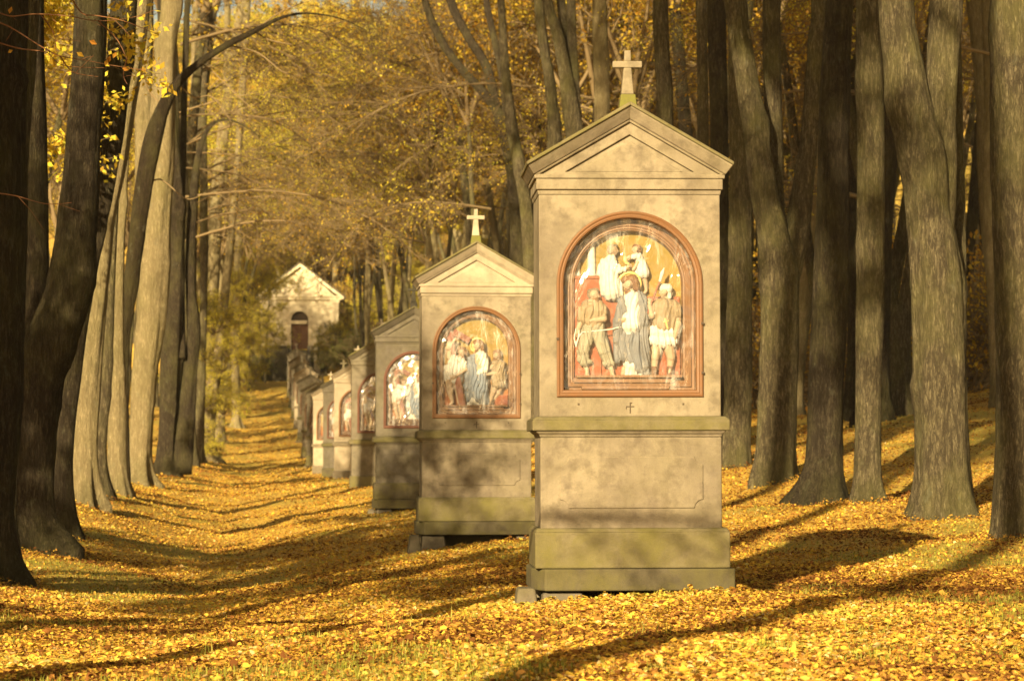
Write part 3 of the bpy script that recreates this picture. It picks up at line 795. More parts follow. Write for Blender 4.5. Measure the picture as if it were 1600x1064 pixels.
def relief_trial(sh):
    "robed prisoner between two men, a seated judge and a boy above"
    pr = .008
    b = MB()
    a0, a1 = FA.f(118, 368, 0), FA.f(276, 900, 0)
    b.box(a0.x, a1.x, .125, BACK + .01, a1.z, a0.z)
    c0, c1 = FA.f(112, 362, 0), FA.f(282, 378, 0)
    b.box(c0.x, c1.x, .115, BACK + .008, c1.z, c0.z)
    a0, a1 = FA.f(276, 478, 0), FA.f(690, 900, 0)
    b.box(a0.x + .002, a1.x, .140, BACK + .009, a1.z, FA.f(0, 470, 0).z)
    b.build("painted_wall", M['redwall'], sh, bevel=.003)
    cl = MB()
    for (x0, x1, y0, y1) in ((206, 250, 185, 362), (132, 168, 292, 362)):
        p0, p1 = FA.f(x0, y1, 0), FA.f(x1, y0, 0); xc = (p0.x + p1.x) / 2; r = (p1.x - p0.x) / 2
        L = []
        for z, k in ((p0.z, 1.15), (p0.z + .012, 1.15), (p0.z + .016, 1.0), (p1.z - .02, .9), (p1.z - .01, 1.1), (p1.z, 1.1)):
            L.append([(xc + math.cos(2*math.pi*j/16) * r * k, BACK - .004 + math.sin(2*math.pi*j/16) * r * k, z) for j in range(16)])
        cl.loft(L, True, True)
    cl.build("column", M['white_cloth'], sh, True)
    # seated judge
    figure(sh, FA, "seated man in white robe on the terrace",
        head_caps(342, 228, 24, .9, .13) + [(338, 262, 15, 334, 300, 22, .135), (330, 300, 34, 322, 420, 40, .15), (350, 310, 15, 372, 335, 13, .115), (372, 335, 13, 412, 318, 9, .105)] + hand_caps(412, 316, -.3, .105, .8),
        [("robe", 'white_cloth', [(330, 278, 30, 318, 360, 50, .135), (300, 300, 36, 292, 350, 40, .135), (318, 360, 52, 330, 440, 58, .13), (292, 380, 30, 300, 452, 26, .125), (352, 400, 36, 372, 452, 26, .118), (340, 300, 25, 376, 336, 19, .112), (376, 336, 18, 398, 326, 15, .106), (290, 400, 20, 285, 340, 26, .13)], .0035),
         ("hair", 'greyhair', [(330, 214, 20, 352, 208, 14, .132), (322, 226, 15, 326, 238, 12, .132)], .001)])
    # boy with jug
    figure(sh, FA, "boy in short white tunic pouring from a jug",
        head_caps(460, 222, 21, -.9, .135) + [(464, 248, 12, 470, 275, 18, .14), (478, 290, 25, 490, 340, 27, .145), (458, 262, 13, 425, 262, 10, .115), (425, 262, 10, 410, 270, 8, .11), (470, 290, 12, 445, 330, 10, .115), (480, 350, 17, 470, 395, 12, .14), (470, 395, 11, 462, 420, 9, .14), (500, 350, 18, 510, 400, 13, .14), (510, 400, 12, 514, 440, 8, .14), (514, 440, 8, 502, 452, 7, .13)] + hand_caps(412, 268, 2.9, .11, .6),
        [("tunic", 'white_cloth', [(472, 262, 24, 490, 310, 28, .135), (490, 310, 29, 500, 345, 34, .13), (478, 318, 22, 472, 350, 22, .13), (468, 262, 17, 440, 262, 14, .115), (505, 320, 22, 514, 348, 18, .135)], .003),
         ("hair", 'hair', [(456, 208, 15, 472, 212, 17, .136), (478, 222, 11, 480, 232, 9, .138)], .001),
         ("jug", 'gold', [(400, 268, 10, 402, 284, 12, .11), (402, 292, 7, 418, 300, 9, .11)], 0)])
    # robed prisoner, haloed
    fig = figure(sh, FA, "haloed man in long grey robe, hands crossed",
        head_caps(416, 408, 31, -.75, .085) + [(430, 440, 18, 440, 480, 24, .10), (440, 500, 55, 435, 640, 58, .11), (435, 640, 50, 450, 850, 45, .12), (392, 850, 16, 384, 888, 13, .09), (384, 888, 13, 366, 897, 9, .075), (480, 860, 18, 484, 888, 14, .09), (484, 886, 13, 512, 894, 9, .075)] + hand_caps(392, 590, 2.6, .035) + hand_caps(426, 604, .5, .03),
        [("tunic", 'white_cloth', [(436, 490, 50, 432, 620, 62, .085), (400, 585, 24, 432, 592, 26, .05), (432, 640, 46, 430, 700, 40, .085), (432, 800, 46, 420, 878, 30, .095), (440, 830, 44, 470, 884, 24, .085)], .003),
         ("robe", 'grey_cloth', [(385, 500, 30, 372, 600, 34, .075), (478, 495, 38, 486, 610, 36, .075), (372, 600, 36, 366, 700, 30, .085), (486, 610, 36, 490, 760, 40, .085), (400, 486, 24, 470, 470, 30, .085), (470, 480, 24, 380, 560, 24, .062), (386, 690, 34, 392, 780, 36, .08), (400, 690, 40, 460, 700, 48, .085), (440, 700, 58, 470, 830, 52, .08), (400, 720, 34, 440, 800, 44, .078), (490, 760, 40, 508, 872, 24, .09), (366, 700, 26, 360, 800, 22, .10), (470, 830, 44, 500, 880, 20, .085), (455, 640, 26, 482, 590, 22, .055)], .0050),
         ("hair", 'hair', [(398, 388, 22, 440, 380, 26, .085), (448, 392, 24, 458, 430, 17, .085), (458, 430, 14, 466, 452, 9, .085), (402, 440, 11, 408, 456, 8, .07), (418, 446, 10, 412, 458, 8, .07)], .0015)])
    halo(fig, FA, 424, 402, 56, .118)
    # bound guard on the left
    figure(sh, FA, "bearded man with crossed arms and rolled trousers",
        head_caps(236, 466, 29, .8, .10) + [(230, 496, 18, 228, 520, 24, .11), (228, 530, 52, 226, 620, 46, .115), (180, 545, 24, 165, 610, 18, .10), (165, 610, 17, 150, 650, 13, .085), (278, 545, 24, 286, 590, 20, .085), (286, 590, 18, 232, 596, 14, .055), (208, 665, 36, 172, 762, 26, .105), (172, 762, 24, 196, 850, 13, .11), (198, 850, 12, 200, 880, 12, .105), (200, 884, 12, 172, 894, 8, .08), (254, 665, 36, 292, 768, 26, .105), (292, 768, 24, 326, 850, 14, .11), (326, 850, 13, 332, 884, 12, .105), (332, 886, 12, 352, 896, 8, .08)] + hand_caps(224, 597, 3.0, .05, .9) + hand_caps(148, 655, 1.9, .075, .9),
        [("tunic", 'tan_cloth', [(200, 522, 36, 262, 526, 36, .10), (212, 540, 46, 222, 615, 46, .10), (250, 545, 44, 248, 610, 44, .10), (182, 540, 30, 168, 588, 24, .085), (278, 540, 28, 284, 556, 24, .085), (176, 590, 24, 216, 612, 26, .075)], .004),
         ("trousers", 'sage_cloth', [(212, 630, 44, 252, 634, 44, .10), (206, 660, 42, 178, 755, 34, .095), (178, 755, 33, 186, 815, 26, .10), (160, 800, 18, 212, 812, 14, .095), (256, 660, 42, 288, 755, 33, .095), (288, 755, 32, 312, 815, 25, .10), (292, 822, 15, 332, 820, 15, .095)], .004),
         ("beard", 'hair', [(248, 482, 14, 252, 500, 11, .09), (232, 488, 12, 246, 494, 12, .092)], .001),
         ("hair", 'greyhair', [(214, 446, 15, 248, 440, 15, .10), (212, 462, 13, 214, 474, 10, .10)], .001),
         ("rope", 'white_cloth', [(140, 640, 4, 130, 690, 4, .065), (130, 690, 4, 140, 735, 4, .065), (140, 735, 4, 150, 690, 4, .065), (150, 690, 4, 172, 660, 4, .065), (172, 660, 4, 320, 645, 4, .05), (320, 645, 4, 372, 632, 4, .045), (156, 650, 4, 150, 700, 4, .062)], 0)])
    # soldier with spear
    figure(sh, FA, "helmeted soldier in short white skirt with a spear",
        head_caps(606, 448, 29, -.9, .10) + [(614, 480, 18, 616, 505, 24, .11), (612, 530, 54, 606, 640, 44, .115), (556, 520, 24, 536, 574, 18, .09), (536, 574, 17, 524, 520, 13, .065), (664, 530, 26, 676, 610, 19, .095), (676, 610, 18, 654, 690, 13, .075), (568, 715, 32, 556, 790, 24, .11), (556, 790, 23, 552, 850, 15, .115), (552, 850, 15, 548, 888, 13, .11), (622, 715, 32, 640, 790, 24, .105), (640, 790, 24, 634, 852, 15, .11), (634, 852, 14, 632, 888, 13, .10)] + hand_caps(524, 512, -1.4, .06, .9) + hand_caps(650, 696, 1.9, .07, .9),
        [("cuirass", 'tan_cloth', [(576, 516, 36, 652, 522, 36, .10), (600, 530, 54, 604, 620, 48, .10), (640, 540, 42, 632, 640, 40, .105), (570, 540, 34, 572, 620, 30, .10), (664, 530, 30, 672, 570, 23, .09), (560, 520, 27, 546, 548, 22, .088)], .0025),
         ("skirt", 'white_cloth', [(556, 662, 32, 640, 660, 34, .095), (546, 700, 28, 600, 710, 34, .09), (600, 706, 34, 648, 706, 28, .09), (548, 640, 22, 640, 640, 26, .095), (536, 560, 20, 528, 572, 16, .075)], .0045),
         ("helmet", 'white_cloth', [(598, 428, 26, 624, 430, 27, .10), (628, 448, 18, 634, 474, 12, .10), (590, 412, 10, 632, 414, 10, .10)], .001),
         ("boots", 'boot', [(552, 846, 18, 549, 884, 16, .112), (549, 886, 15, 534, 894, 10, .09), (634, 846, 18, 632, 884, 16, .105), (632, 886, 15, 614, 895, 10, .08)], .001),
         ("spear", 'wood_red', [(514, 560, 6, 580, 392, 6, .058)], 0), ("spear_tip", 'white_cloth', [(580, 392, 8, 592, 350, 11, .058), (592, 350, 10, 602, 322, 2, .058)], 0),
         ("dagger", 'gold', [(604, 590, 6, 618, 640, 6, .045), (596, 606, 5, 622, 600, 5, .045)], 0)])

def relief_cross(sh):
    "man lifting a dark beam toward a haloed robed man, a third man behind"
    b = MB()
    a0, a1 = FB.f(612, 782, 0), FB.f(720, 872, 0)
    b.box(a0.x, a1.x, .11, BACK + .008, a1.z, a0.z)
    b.build("painted_block", M['redwall'], sh, bevel=.004)
    figure(sh, FB, "bare armed man lifting a dark beam",
        head_caps(330, 430, 36, .7, .09) + [(312, 468, 22, 300, 500, 28, .10), (290, 520, 62, 262, 620, 56, .11), (232, 470, 30, 214, 395, 24, .085), (214, 395, 23, 262, 340, 15, .07), (340, 510, 30, 362, 570, 22, .08), (362, 570, 20, 300, 612, 16, .055), (230, 650, 38, 236, 750, 28, .11), (236, 750, 26, 256, 840, 15, .11), (256, 844, 14, 236, 862, 11, .09), (290, 650, 38, 300, 750, 27, .115), (300, 750, 25, 312, 850, 15, .115)] + hand_caps(262, 334, -.4, .06, 1.1) + hand_caps(292, 614, 2.7, .05, 1.1),
        [("shirt", 'white_cloth', [(256, 480, 42, 330, 510, 42, .095), (270, 520, 58, 262, 590, 56, .095), (340, 520, 38, 356, 560, 30, .08), (310, 540, 50, 290, 590, 48, .09)], .005),
         ("trousers", 'white_cloth', [(214, 560, 34, 290, 600, 44, .10), (218, 590, 38, 216, 640, 34, .10), (286, 620, 36, 270, 660, 34, .10)], .005),
         ("hair", 'hair', [(318, 402, 26, 350, 404, 25, .09), (364, 422, 18, 368, 442, 13, .09), (340, 462, 11, 350, 466, 9, .08)], .0015)])
    figure(sh, FB, "haloed man in blue grey robe with white sleeve",
        head_caps(466, 372, 35, -.85, .085) + [(484, 408, 20, 486, 440, 28, .10), (480, 480, 70, 470, 640, 66, .11), (470, 640, 60, 480, 850, 50, .12), (520, 480, 32, 530, 560, 26, .075), (530, 560, 24, 440, 620, 16, .05), (500, 868, 16, 530, 878, 10, .08)] + hand_caps(434, 622, 2.3, .045, 1.2),
        [("sleeve", 'white_cloth', [(494, 462, 50, 518, 520, 46, .075), (518, 520, 44, 524, 570, 38, .065), (524, 570, 34, 458, 606, 26, .05), (470, 480, 40, 500, 540, 40, .075)], .005),
         ("robe", 'blue_cloth', [(414, 486, 34, 402, 580, 40, .08), (402, 580, 42, 392, 720, 44, .085), (440, 540, 50, 440, 700, 60, .085), (490, 620, 54, 504, 740, 56, .085), (392, 720, 40, 400, 820, 34, .095), (504, 740, 54, 530, 850, 34, .09), (440, 700, 56, 470, 800, 50, .08), (470, 800, 46, 520, 862, 26, .085), (430, 470, 30, 450, 520, 34, .075)], .0055),
         ("hem", 'white_cloth', [(430, 820, 32, 402, 860, 26, .085), (430, 830, 30, 480, 872, 18, .08)], .003),
         ("hair", 'hair', [(450, 346, 24, 486, 346, 28, .085), (500, 362, 24, 508, 404, 17, .085), (508, 404, 14, 520, 420, 9, .085), (452, 410, 13, 448, 428, 9, .07)], .0015)])
    halo(sh, FB, 466, 368, 58, .125)
    figure(sh, FB, "bearded man in grey tunic grasping from behind",
        head_caps(624, 452, 32, -.7, .11) + [(634, 486, 19, 640, 515, 24, .12), (644, 540, 52, 640, 640, 48, .125), (606, 530, 22, 568, 560, 17, .10), (660, 530, 26, 640, 596, 22, .085), (640, 596, 20, 548, 610, 14, .065), (622, 680, 36, 596, 760, 27, .11), (596, 760, 25, 566, 850, 15, .105), (566, 852, 14, 540, 876, 10, .085), (658, 690, 32, 640, 770, 24, .125), (640, 770, 22, 610, 810, 16, .125)] + hand_caps(546, 610, 3.1, .06, 1.1) + hand_caps(564, 560, 3.0, .095, 1.0),
        [("tunic", 'tan_cloth', [(618, 520, 36, 668, 526, 36, .105), (636, 550, 52, 640, 640, 52, .105), (620, 640, 44, 630, 690, 48, .10), (668, 600, 36, 676, 692, 30, .11), (668, 530, 32, 660, 570, 26, .09)], .005),
         ("hair", 'hair', [(612, 428, 20, 642, 424, 24, .11), (650, 446, 19, 652, 470, 14, .11), (604, 484, 15, 610, 500, 11, .098), (622, 490, 14, 612, 498, 12, .10)], .0015)])
    w = MB()
    for (x1, y1, x2, y2, ww) in ((262, 255, 400, 332, 27), (236, 300, 276, 560, 26), (282, 575, 340, 872, 26), (262, 262, 226, 330, 26)):
        p, q = FB.f(x1, y1, .06), FB.f(x2, y2, .075); d = (q - p).normalized(); n = Vector((-d.z, 0, d.x)) * ww * FB.s
        w.add([p - n, p + n, q + n, q - n] + [v + Vector((0, .05, 0)) for v in (p - n, p + n, q + n, q - n)], [(0,1,2,3),(7,6,5,4),(0,4,5,1),(1,5,6,2),(2,6,7,3),(3,7,4,0)])
    w.build("timber_beam", M['wood_red'], sh, bevel=.004)

# ------------------------------------------------------------------ wayside shrines
HW = .588
def arch_loop(hw, zb, zs, y, n=28):
    "closed loop: bottom left, bottom right, then over the arch"
    L = [(-hw, y, zb), (hw, y, zb)]
    for j in range(n + 1):
        a = math.pi * j / n
        L.append((hw * math.cos(a), y, zs + hw * math.sin(a)))
    return L
AH, AB, AS = .470, 1.251, 1.976
def aloop(inset, y): return arch_loop(AH - inset, AB + inset, AS, y)

def gable_z(x, dz): return 3.152 - dz - .58 * abs(x)
def build_shrine(name, glass, trial=None, stones='a', body_m='stone_dry', low_m='stone', slab_m='stone_green', red='terracotta', figures=True):
    sh = empty(name, (0, 0, 0))
    D = .66
    # foundation stones
    st = [(-.74, -.60, .02, .30, -.24, .015), (-.58, -.30, -.03, .3, -.22, -.012), (.34, .60, -.03, .3, -.22, -.012), (-.60, .60, .50, .74, -.22, -.01), (-.10, .22, .0, .2, -.24, -.03)] if stones == 'a' else \
         [(-.72, -.60, -.02, .22, -.22, -.004), (-.588, -.33, -.03, .25, -.24, -.012), (.42, .64, -.03, .25, -.24, -.012), (-.60, .62, .52, .74, -.22, -.01)]
    for i, (x0, x1, y0, y1, z0, z1) in enumerate(st):
        b = MB(); b.frustum((x0 - .02, x1 + .02, y0 - .02, y1 + .01), (x0 + .01, x1 - .015, y0 + .01, y1 - .01), z0, z1)
        b.build("foundation_stone", M['stone_dark'] if i in (0, 3) else M['stone_grey'], sh, bevel=.018)
    # base slab with its broken near corner
    b = MB()
    pl = [(-.56, -.075), (.668, -.075), (.668, .74), (-.64, .74), (-.64, .12)]
    b.add([(x, y, 0) for x, y in pl] + [(x, y, .141) for x, y in pl], [tuple(reversed(range(5))), tuple(range(5, 10))] + [(i, (i+1) % 5, 5 + (i+1) % 5, 5 + i) for i in range(5)])
    b.build("base_slab", M["stone_slab"], sh, bevel=.009)
    b = MB()
    b.frustum((-.622, .640, -.048, .715), (-.622, .640, -.048, .715), .143, .375); b.frustum((-.622, .640, -.048, .715), (-.604, .622, -.028, .697), .3752, .401)
    b.build("plinth", M[slab_m], sh, bevel=.007)
    b = MB()
    b.box(-HW + .004, HW + .004, -.004, D + .004, .396, .985)
    b.frustum((-HW + .004, HW + .004, -.004, D + .004), (-HW - .004, HW + .010, -.014, D + .012), .9852, 1.004)
    b.frustum((-HW - .004, HW + .010, -.014, D + .012), (-HW - .03, HW + .034, -.034, D + .035), 1.0042, 1.028)
    b.build("pedestal", M[low_m], sh, bevel=.006)
    # inscription panel with scooped corners
    b = MB(); px0, px1, pz0, pz1, c = -.458, .470, .528, .863, .055; pts = []
    for (cx_, cz_, a0) in ((px0, pz0, 90), (px1, pz0, 180), (px1, pz1, 270), (px0, pz1, 0)):
        for j in range(7):
            a = math.radians(a0 - 90 * j / 6); pts.append((cx_ + c * math.cos(a), cz_ + c * math.sin(a)))
    b.prism(pts, -.0115, .0, None)
    b.build("inscription_panel", M[low_m], sh, bevel=.0025)
    b = MB()
    b.frustum((-.636, .642, -.05, D + .06), (-.636, .642, -.05, D + .06), 1.0292, 1.098); b.frustum((-.636, .642, -.05, D + .06), (-.610, .616, -.024, D + .03), 1.0982, 1.120)
    b.build("sill", M['stone_green'], sh, bevel=.006)
    # body with the arched niche
    b = MB(); zb0, zt = 1.1205, 2.556
    loop = arch_loop(AH, AB, AS, 0)
    n = len(loop)
    b.add([(-HW, 0, zb0), (HW, 0, zb0), (HW, 0, AB), (-HW, 0, AB)], [(0, 1, 2, 3)])
    b.add([(-HW, 0, AB), (-AH, 0, AB), (-AH, 0, AS), (-HW, 0, AS)], [(0, 1, 2, 3)])
    b.add([(AH, 0, AB), (HW, 0, AB), (HW, 0, AS), (AH, 0, AS)], [(0, 1, 2, 3)])
    b.add([(-HW, 0, AS), (-AH, 0, AS), (-AH, 0, zt), (-HW, 0, zt)], [(0, 1, 2, 3)])
    b.add([(AH, 0, AS), (HW, 0, AS), (HW, 0, zt), (AH, 0, zt)], [(0, 1, 2, 3)])
    arc = loop[2:]
    for j in range(len(arc) - 1):
        p, q = arc[j], arc[j+1]
        b.add([q, p, (p[0], 0, zt), (q[0], 0, zt)], [(0, 1, 2, 3)])
    b.loft([aloop(0, 0), aloop(0, .19)])
    b.add([(-HW, 0, zb0), (HW, 0, zb0), (HW, D, zb0), (-HW, D, zb0), (-HW, 0, zt), (HW, 0, zt), (HW, D, zt), (-HW, D, zt)], [(0, 3, 2, 1), (4, 5, 6, 7), (1, 2, 6, 5), (2, 3, 7, 6), (3, 0, 4, 7)])
    b.build("body", M[body_m], sh)
    # painted backdrop, frame mouldings, relief floor
    b = MB(); L = aloop(.06, BACK + .002); b.add(L, [tuple(range(len(L)))])
    L2 = aloop(.06, BACK + .02); b.add(L2, [tuple(reversed(range(len(L2))))])
    b.build("painted_backdrop", M['backdrop'], sh)
    b = MB(); b.loft([aloop(i, y) for i, y in ((-.006, -.001), (-.004, -.014), (.006, -.020), (.018, -.013), (.024, -.016), (.036, -.012), (.041, -.002), (.041, .022))])
    fr = b.build("outer_frame", M[red], sh, bevel=0)
    for (sx, z) in ((-1, 1.62), (1, 1.72), (1, 1.40)):
        c = MB(); c.box(sx * AH - .008, sx * AH + .008, -.026, -.019, z - .006, z + .010)
        c.build("pane_clip", M['iron'], fr)
    b = MB(); b.loft([aloop(i, y) for i, y in ((.041, .024), (.044, .094), (.058, .100), (.064, .084), (.082, .080), (.090, .090), (.100, .088), (.104, .098), (.112, .100), (.118, .125), (.118, BACK + .002))])
    b.build("inner_frame", M[red], sh)
    b = MB(); b.box(-.345, .345, .045, BACK, 1.372, 1.390); b.box(-.36, .30, .070, BACK - .001, 1.340, 1.3718); b.box(-.31, .26, .042, .098, 1.297, 1.318)
    b.build("relief_floor", M[red], sh, bevel=.004)
    if trial is not None and figures: (relief_trial if trial else relief_cross)(sh)
    # glass pane
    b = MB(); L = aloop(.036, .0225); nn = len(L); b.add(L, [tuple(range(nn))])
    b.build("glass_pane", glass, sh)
    # engraved cross below the niche, fixing holes
    b = MB(); b.box(-.004, .004, -.0022, .003, 1.140, 1.212); b.box(-.028, .026, -.0021, .003, 1.180, 1.187); b.box(.004, .012, -.002, .003, 1.203, 1.211); b.box(-.029, -.023, -.002, .003, 1.168, 1.180)
    b.build("engraved_cross", M['groove'], sh)
    for x in (-.335, .345):
        b = MB(); b.box(x - .006, x + .006, -.002, .003, 1.193, 1.206); b.build("fixing_hole", M['groove'], sh)
    # architrave and cornice
    b = MB()
    b.frustum((-HW - .004, HW + .004, -.006, D + .006), (-HW - .012, HW + .012, -.014, D + .012), 2.5565, 2.589)
    b.box(-HW - .018, HW + .018, -.030, D + .02, 2.5892, 2.660)
    b.box(-HW - .031, HW + .031, -.040, D + .03, 2.6602, 2.688)
    b.build("cornice", M[body_m], sh, bevel=.003)
    # gable: tympanum with stepped triangle, raking cornice, roof slab
    b = MB(); zb = 2.6882
    A, Bz = gable_z(0, .115), 2.951
    o3 = [(-.617, -.018, zb), (.617, -.018, zb), (0, -.018, gable_z(0, .105))]
    t1 = [(-.420, -.018, 2.704), (.420, -.018, 2.704), (0, -.018, 2.948)]
    t1b = [(x * .995, .004, z) for x, y, z in t1]
    t2 = [(-.345, -.004, 2.706), (.345, -.004, 2.706), (0, -.004, 2.905)]
    t2b = [(x * .985, -.013, z) for x, y, z in t2]
    b.loft([o3, t1, t1b, t2, t2b]); b.f.append(tuple(len(b.v) - 3 + i for i in range(3)))
    b.build("tympanum", M[body_m], sh)
    b = MB()
    def rake(d0, d1, xt, xb, yt, yb, y1):
        for s in (1, -1):
            poly = [(0, gable_z(0, d1)), (s * xb, gable_z(xb, d1)), (s * xt, gable_z(xt, d0)), (0, gable_z(0, d0))]
            yf = [yb, yb, yt, yt]
            if s < 0: poly, yf = poly[::-1], yf[::-1]
            b.prism(poly, yt, y1, yf)
    rake(.026, .106, .664, .622, -.108, -.052, D + .085)
    rake(.107, .124, .618, .598, -.046, -.040, D + .05)
    b.build("raking_cornice", M[body_m], sh, bevel=.003)
    b = MB(); rake(.0, .025, .672, .668, -.118, -.122, D + .095)
    b.build("roof", M['stone_green'], sh, bevel=.004)
    # stone cross on a mossy foot
    b = MB(); b.frustum((-.066, .056, -.02, .10), (-.052, .043, -.006, .086), 3.10, 3.213); b.build("cross_foot", M['moss'], sh, bevel=.006)
    b = MB(); x0 = -.005
    b.frustum((x0 - .043, x0 + .038, .004, .078), (x0 - .026, x0 + .024, .016, .066), 3.2135, 3.388)
    b.box(x0 - .098, x0 + .094, .014, .068, 3.3882, 3.432)
    b.frustum((x0 - .023, x0 + .022, .016, .066), (x0 - .020, x0 + .021, .017, .065), 3.4322, 3.502)
    b.build("stone_cross", M['stone_dry'], sh, bevel=.005)
    return sh

SH_Y = [17.4, 28.9, 41.9, 53.1, 66.8, 77.4, 89, 101, 113, 126, 139, 151.5, 164, 176]
SH_PX = [985.5, 744.5, 647, 596, 559.5, 537]
LABELS = [
    "large front sandstone shrine, its relief showing a grey robed man beside a spear soldier",
    "sandstone shrine second from the camera, its relief showing a man lifting a dark beam",
    "shaded grey shrine with white glare over its pane, standing just behind the beam relief shrine",
    "shrine behind the shaded one with white glare, streaky pane and shadowed pediment half hidden",
    "brightly sunlit pale shrine in the row, fifth from the camera, only its left half showing",
    "dark shaded narrow strip of shrine just behind the sunlit pale fifth one",
    "seventh shrine of the row, dim strip with orange frame edge showing",
    "eighth shrine of the row, thin bright edge beside the leafy path",
    "ninth shrine of the row, standing where the slope begins to climb",
    "tenth shrine of the row, pale gable showing above nearer ones",
    "eleventh shrine of the row, lit sloping top on the climbing path",
    "twelfth shrine of the row, grey weathered gable up the slope",
    "thirteenth shrine of the row, grey and mottled below the chapel steps",
    "last grey shrine at the top of the path below the chapel door",
]
def shrine_at(o, k):
    Y = SH_Y[k]
    X = (SH_PX[k] - CX) / F * Y if k < 6 else 2.33 - .0935 * Y
    z = -.899 if Y < 90 else max(-.899, ground(X, Y) + .02)
    if k == 0: z = (HY - 921) / F * Y
    o.location = (X, Y, z); o.rotation_euler = (0, math.radians(-.15 if k == 0 else .0), math.radians(2.6 if k == 0 else 4.4))
    tag(o, LABELS[k], "shrine", "wayside shrines lined up along the avenue")
    return o
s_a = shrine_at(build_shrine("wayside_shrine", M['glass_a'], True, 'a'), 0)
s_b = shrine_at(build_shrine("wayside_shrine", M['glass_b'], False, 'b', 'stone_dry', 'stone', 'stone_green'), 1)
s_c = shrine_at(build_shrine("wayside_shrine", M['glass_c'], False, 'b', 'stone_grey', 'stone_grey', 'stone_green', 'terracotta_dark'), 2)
for k in (3, 5):
    shrine_at(copy_tree(s_c), k)
shrine_at(copy_tree(s_b), 4)
SHR = {o['label']: o for o in COL.objects if o.get('category') == 'shrine'}
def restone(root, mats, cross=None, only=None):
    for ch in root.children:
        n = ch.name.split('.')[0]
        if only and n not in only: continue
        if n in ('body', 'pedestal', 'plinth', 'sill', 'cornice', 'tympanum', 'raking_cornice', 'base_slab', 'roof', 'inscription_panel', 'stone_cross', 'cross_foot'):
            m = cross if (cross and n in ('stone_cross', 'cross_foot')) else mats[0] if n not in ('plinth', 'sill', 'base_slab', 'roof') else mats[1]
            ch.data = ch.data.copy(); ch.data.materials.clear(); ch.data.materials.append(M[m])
s_far = None
for k in range(6, 14):
    if s_far is None:
        s_far = build_shrine("wayside_shrine", M['glass_b'], None, 'b', 'stone_grey', 'stone_grey', 'stone_green', 'terracotta')
        o = s_far
    else:
        o = copy_tree(s_far)
    shrine_at(o, k)
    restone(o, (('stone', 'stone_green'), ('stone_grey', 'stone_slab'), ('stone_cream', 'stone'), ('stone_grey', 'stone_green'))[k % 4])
restone(s_c, ('stone_shade', 'stone_slab'), 'stone_black'); restone(s_b, ('stone_cream', 'stone'), None, ('tympanum', 'raking_cornice', 'cornice', 'stone_cross')); restone(SHR[LABELS[4]], ('stone_cream', 'stone')); restone(SHR[LABELS[5]], ('stone_shade', 'stone_slab'), 'stone_dark')  # sunlit shrine parts painted paler, shaded shrines and the silhouetted cross painted darker

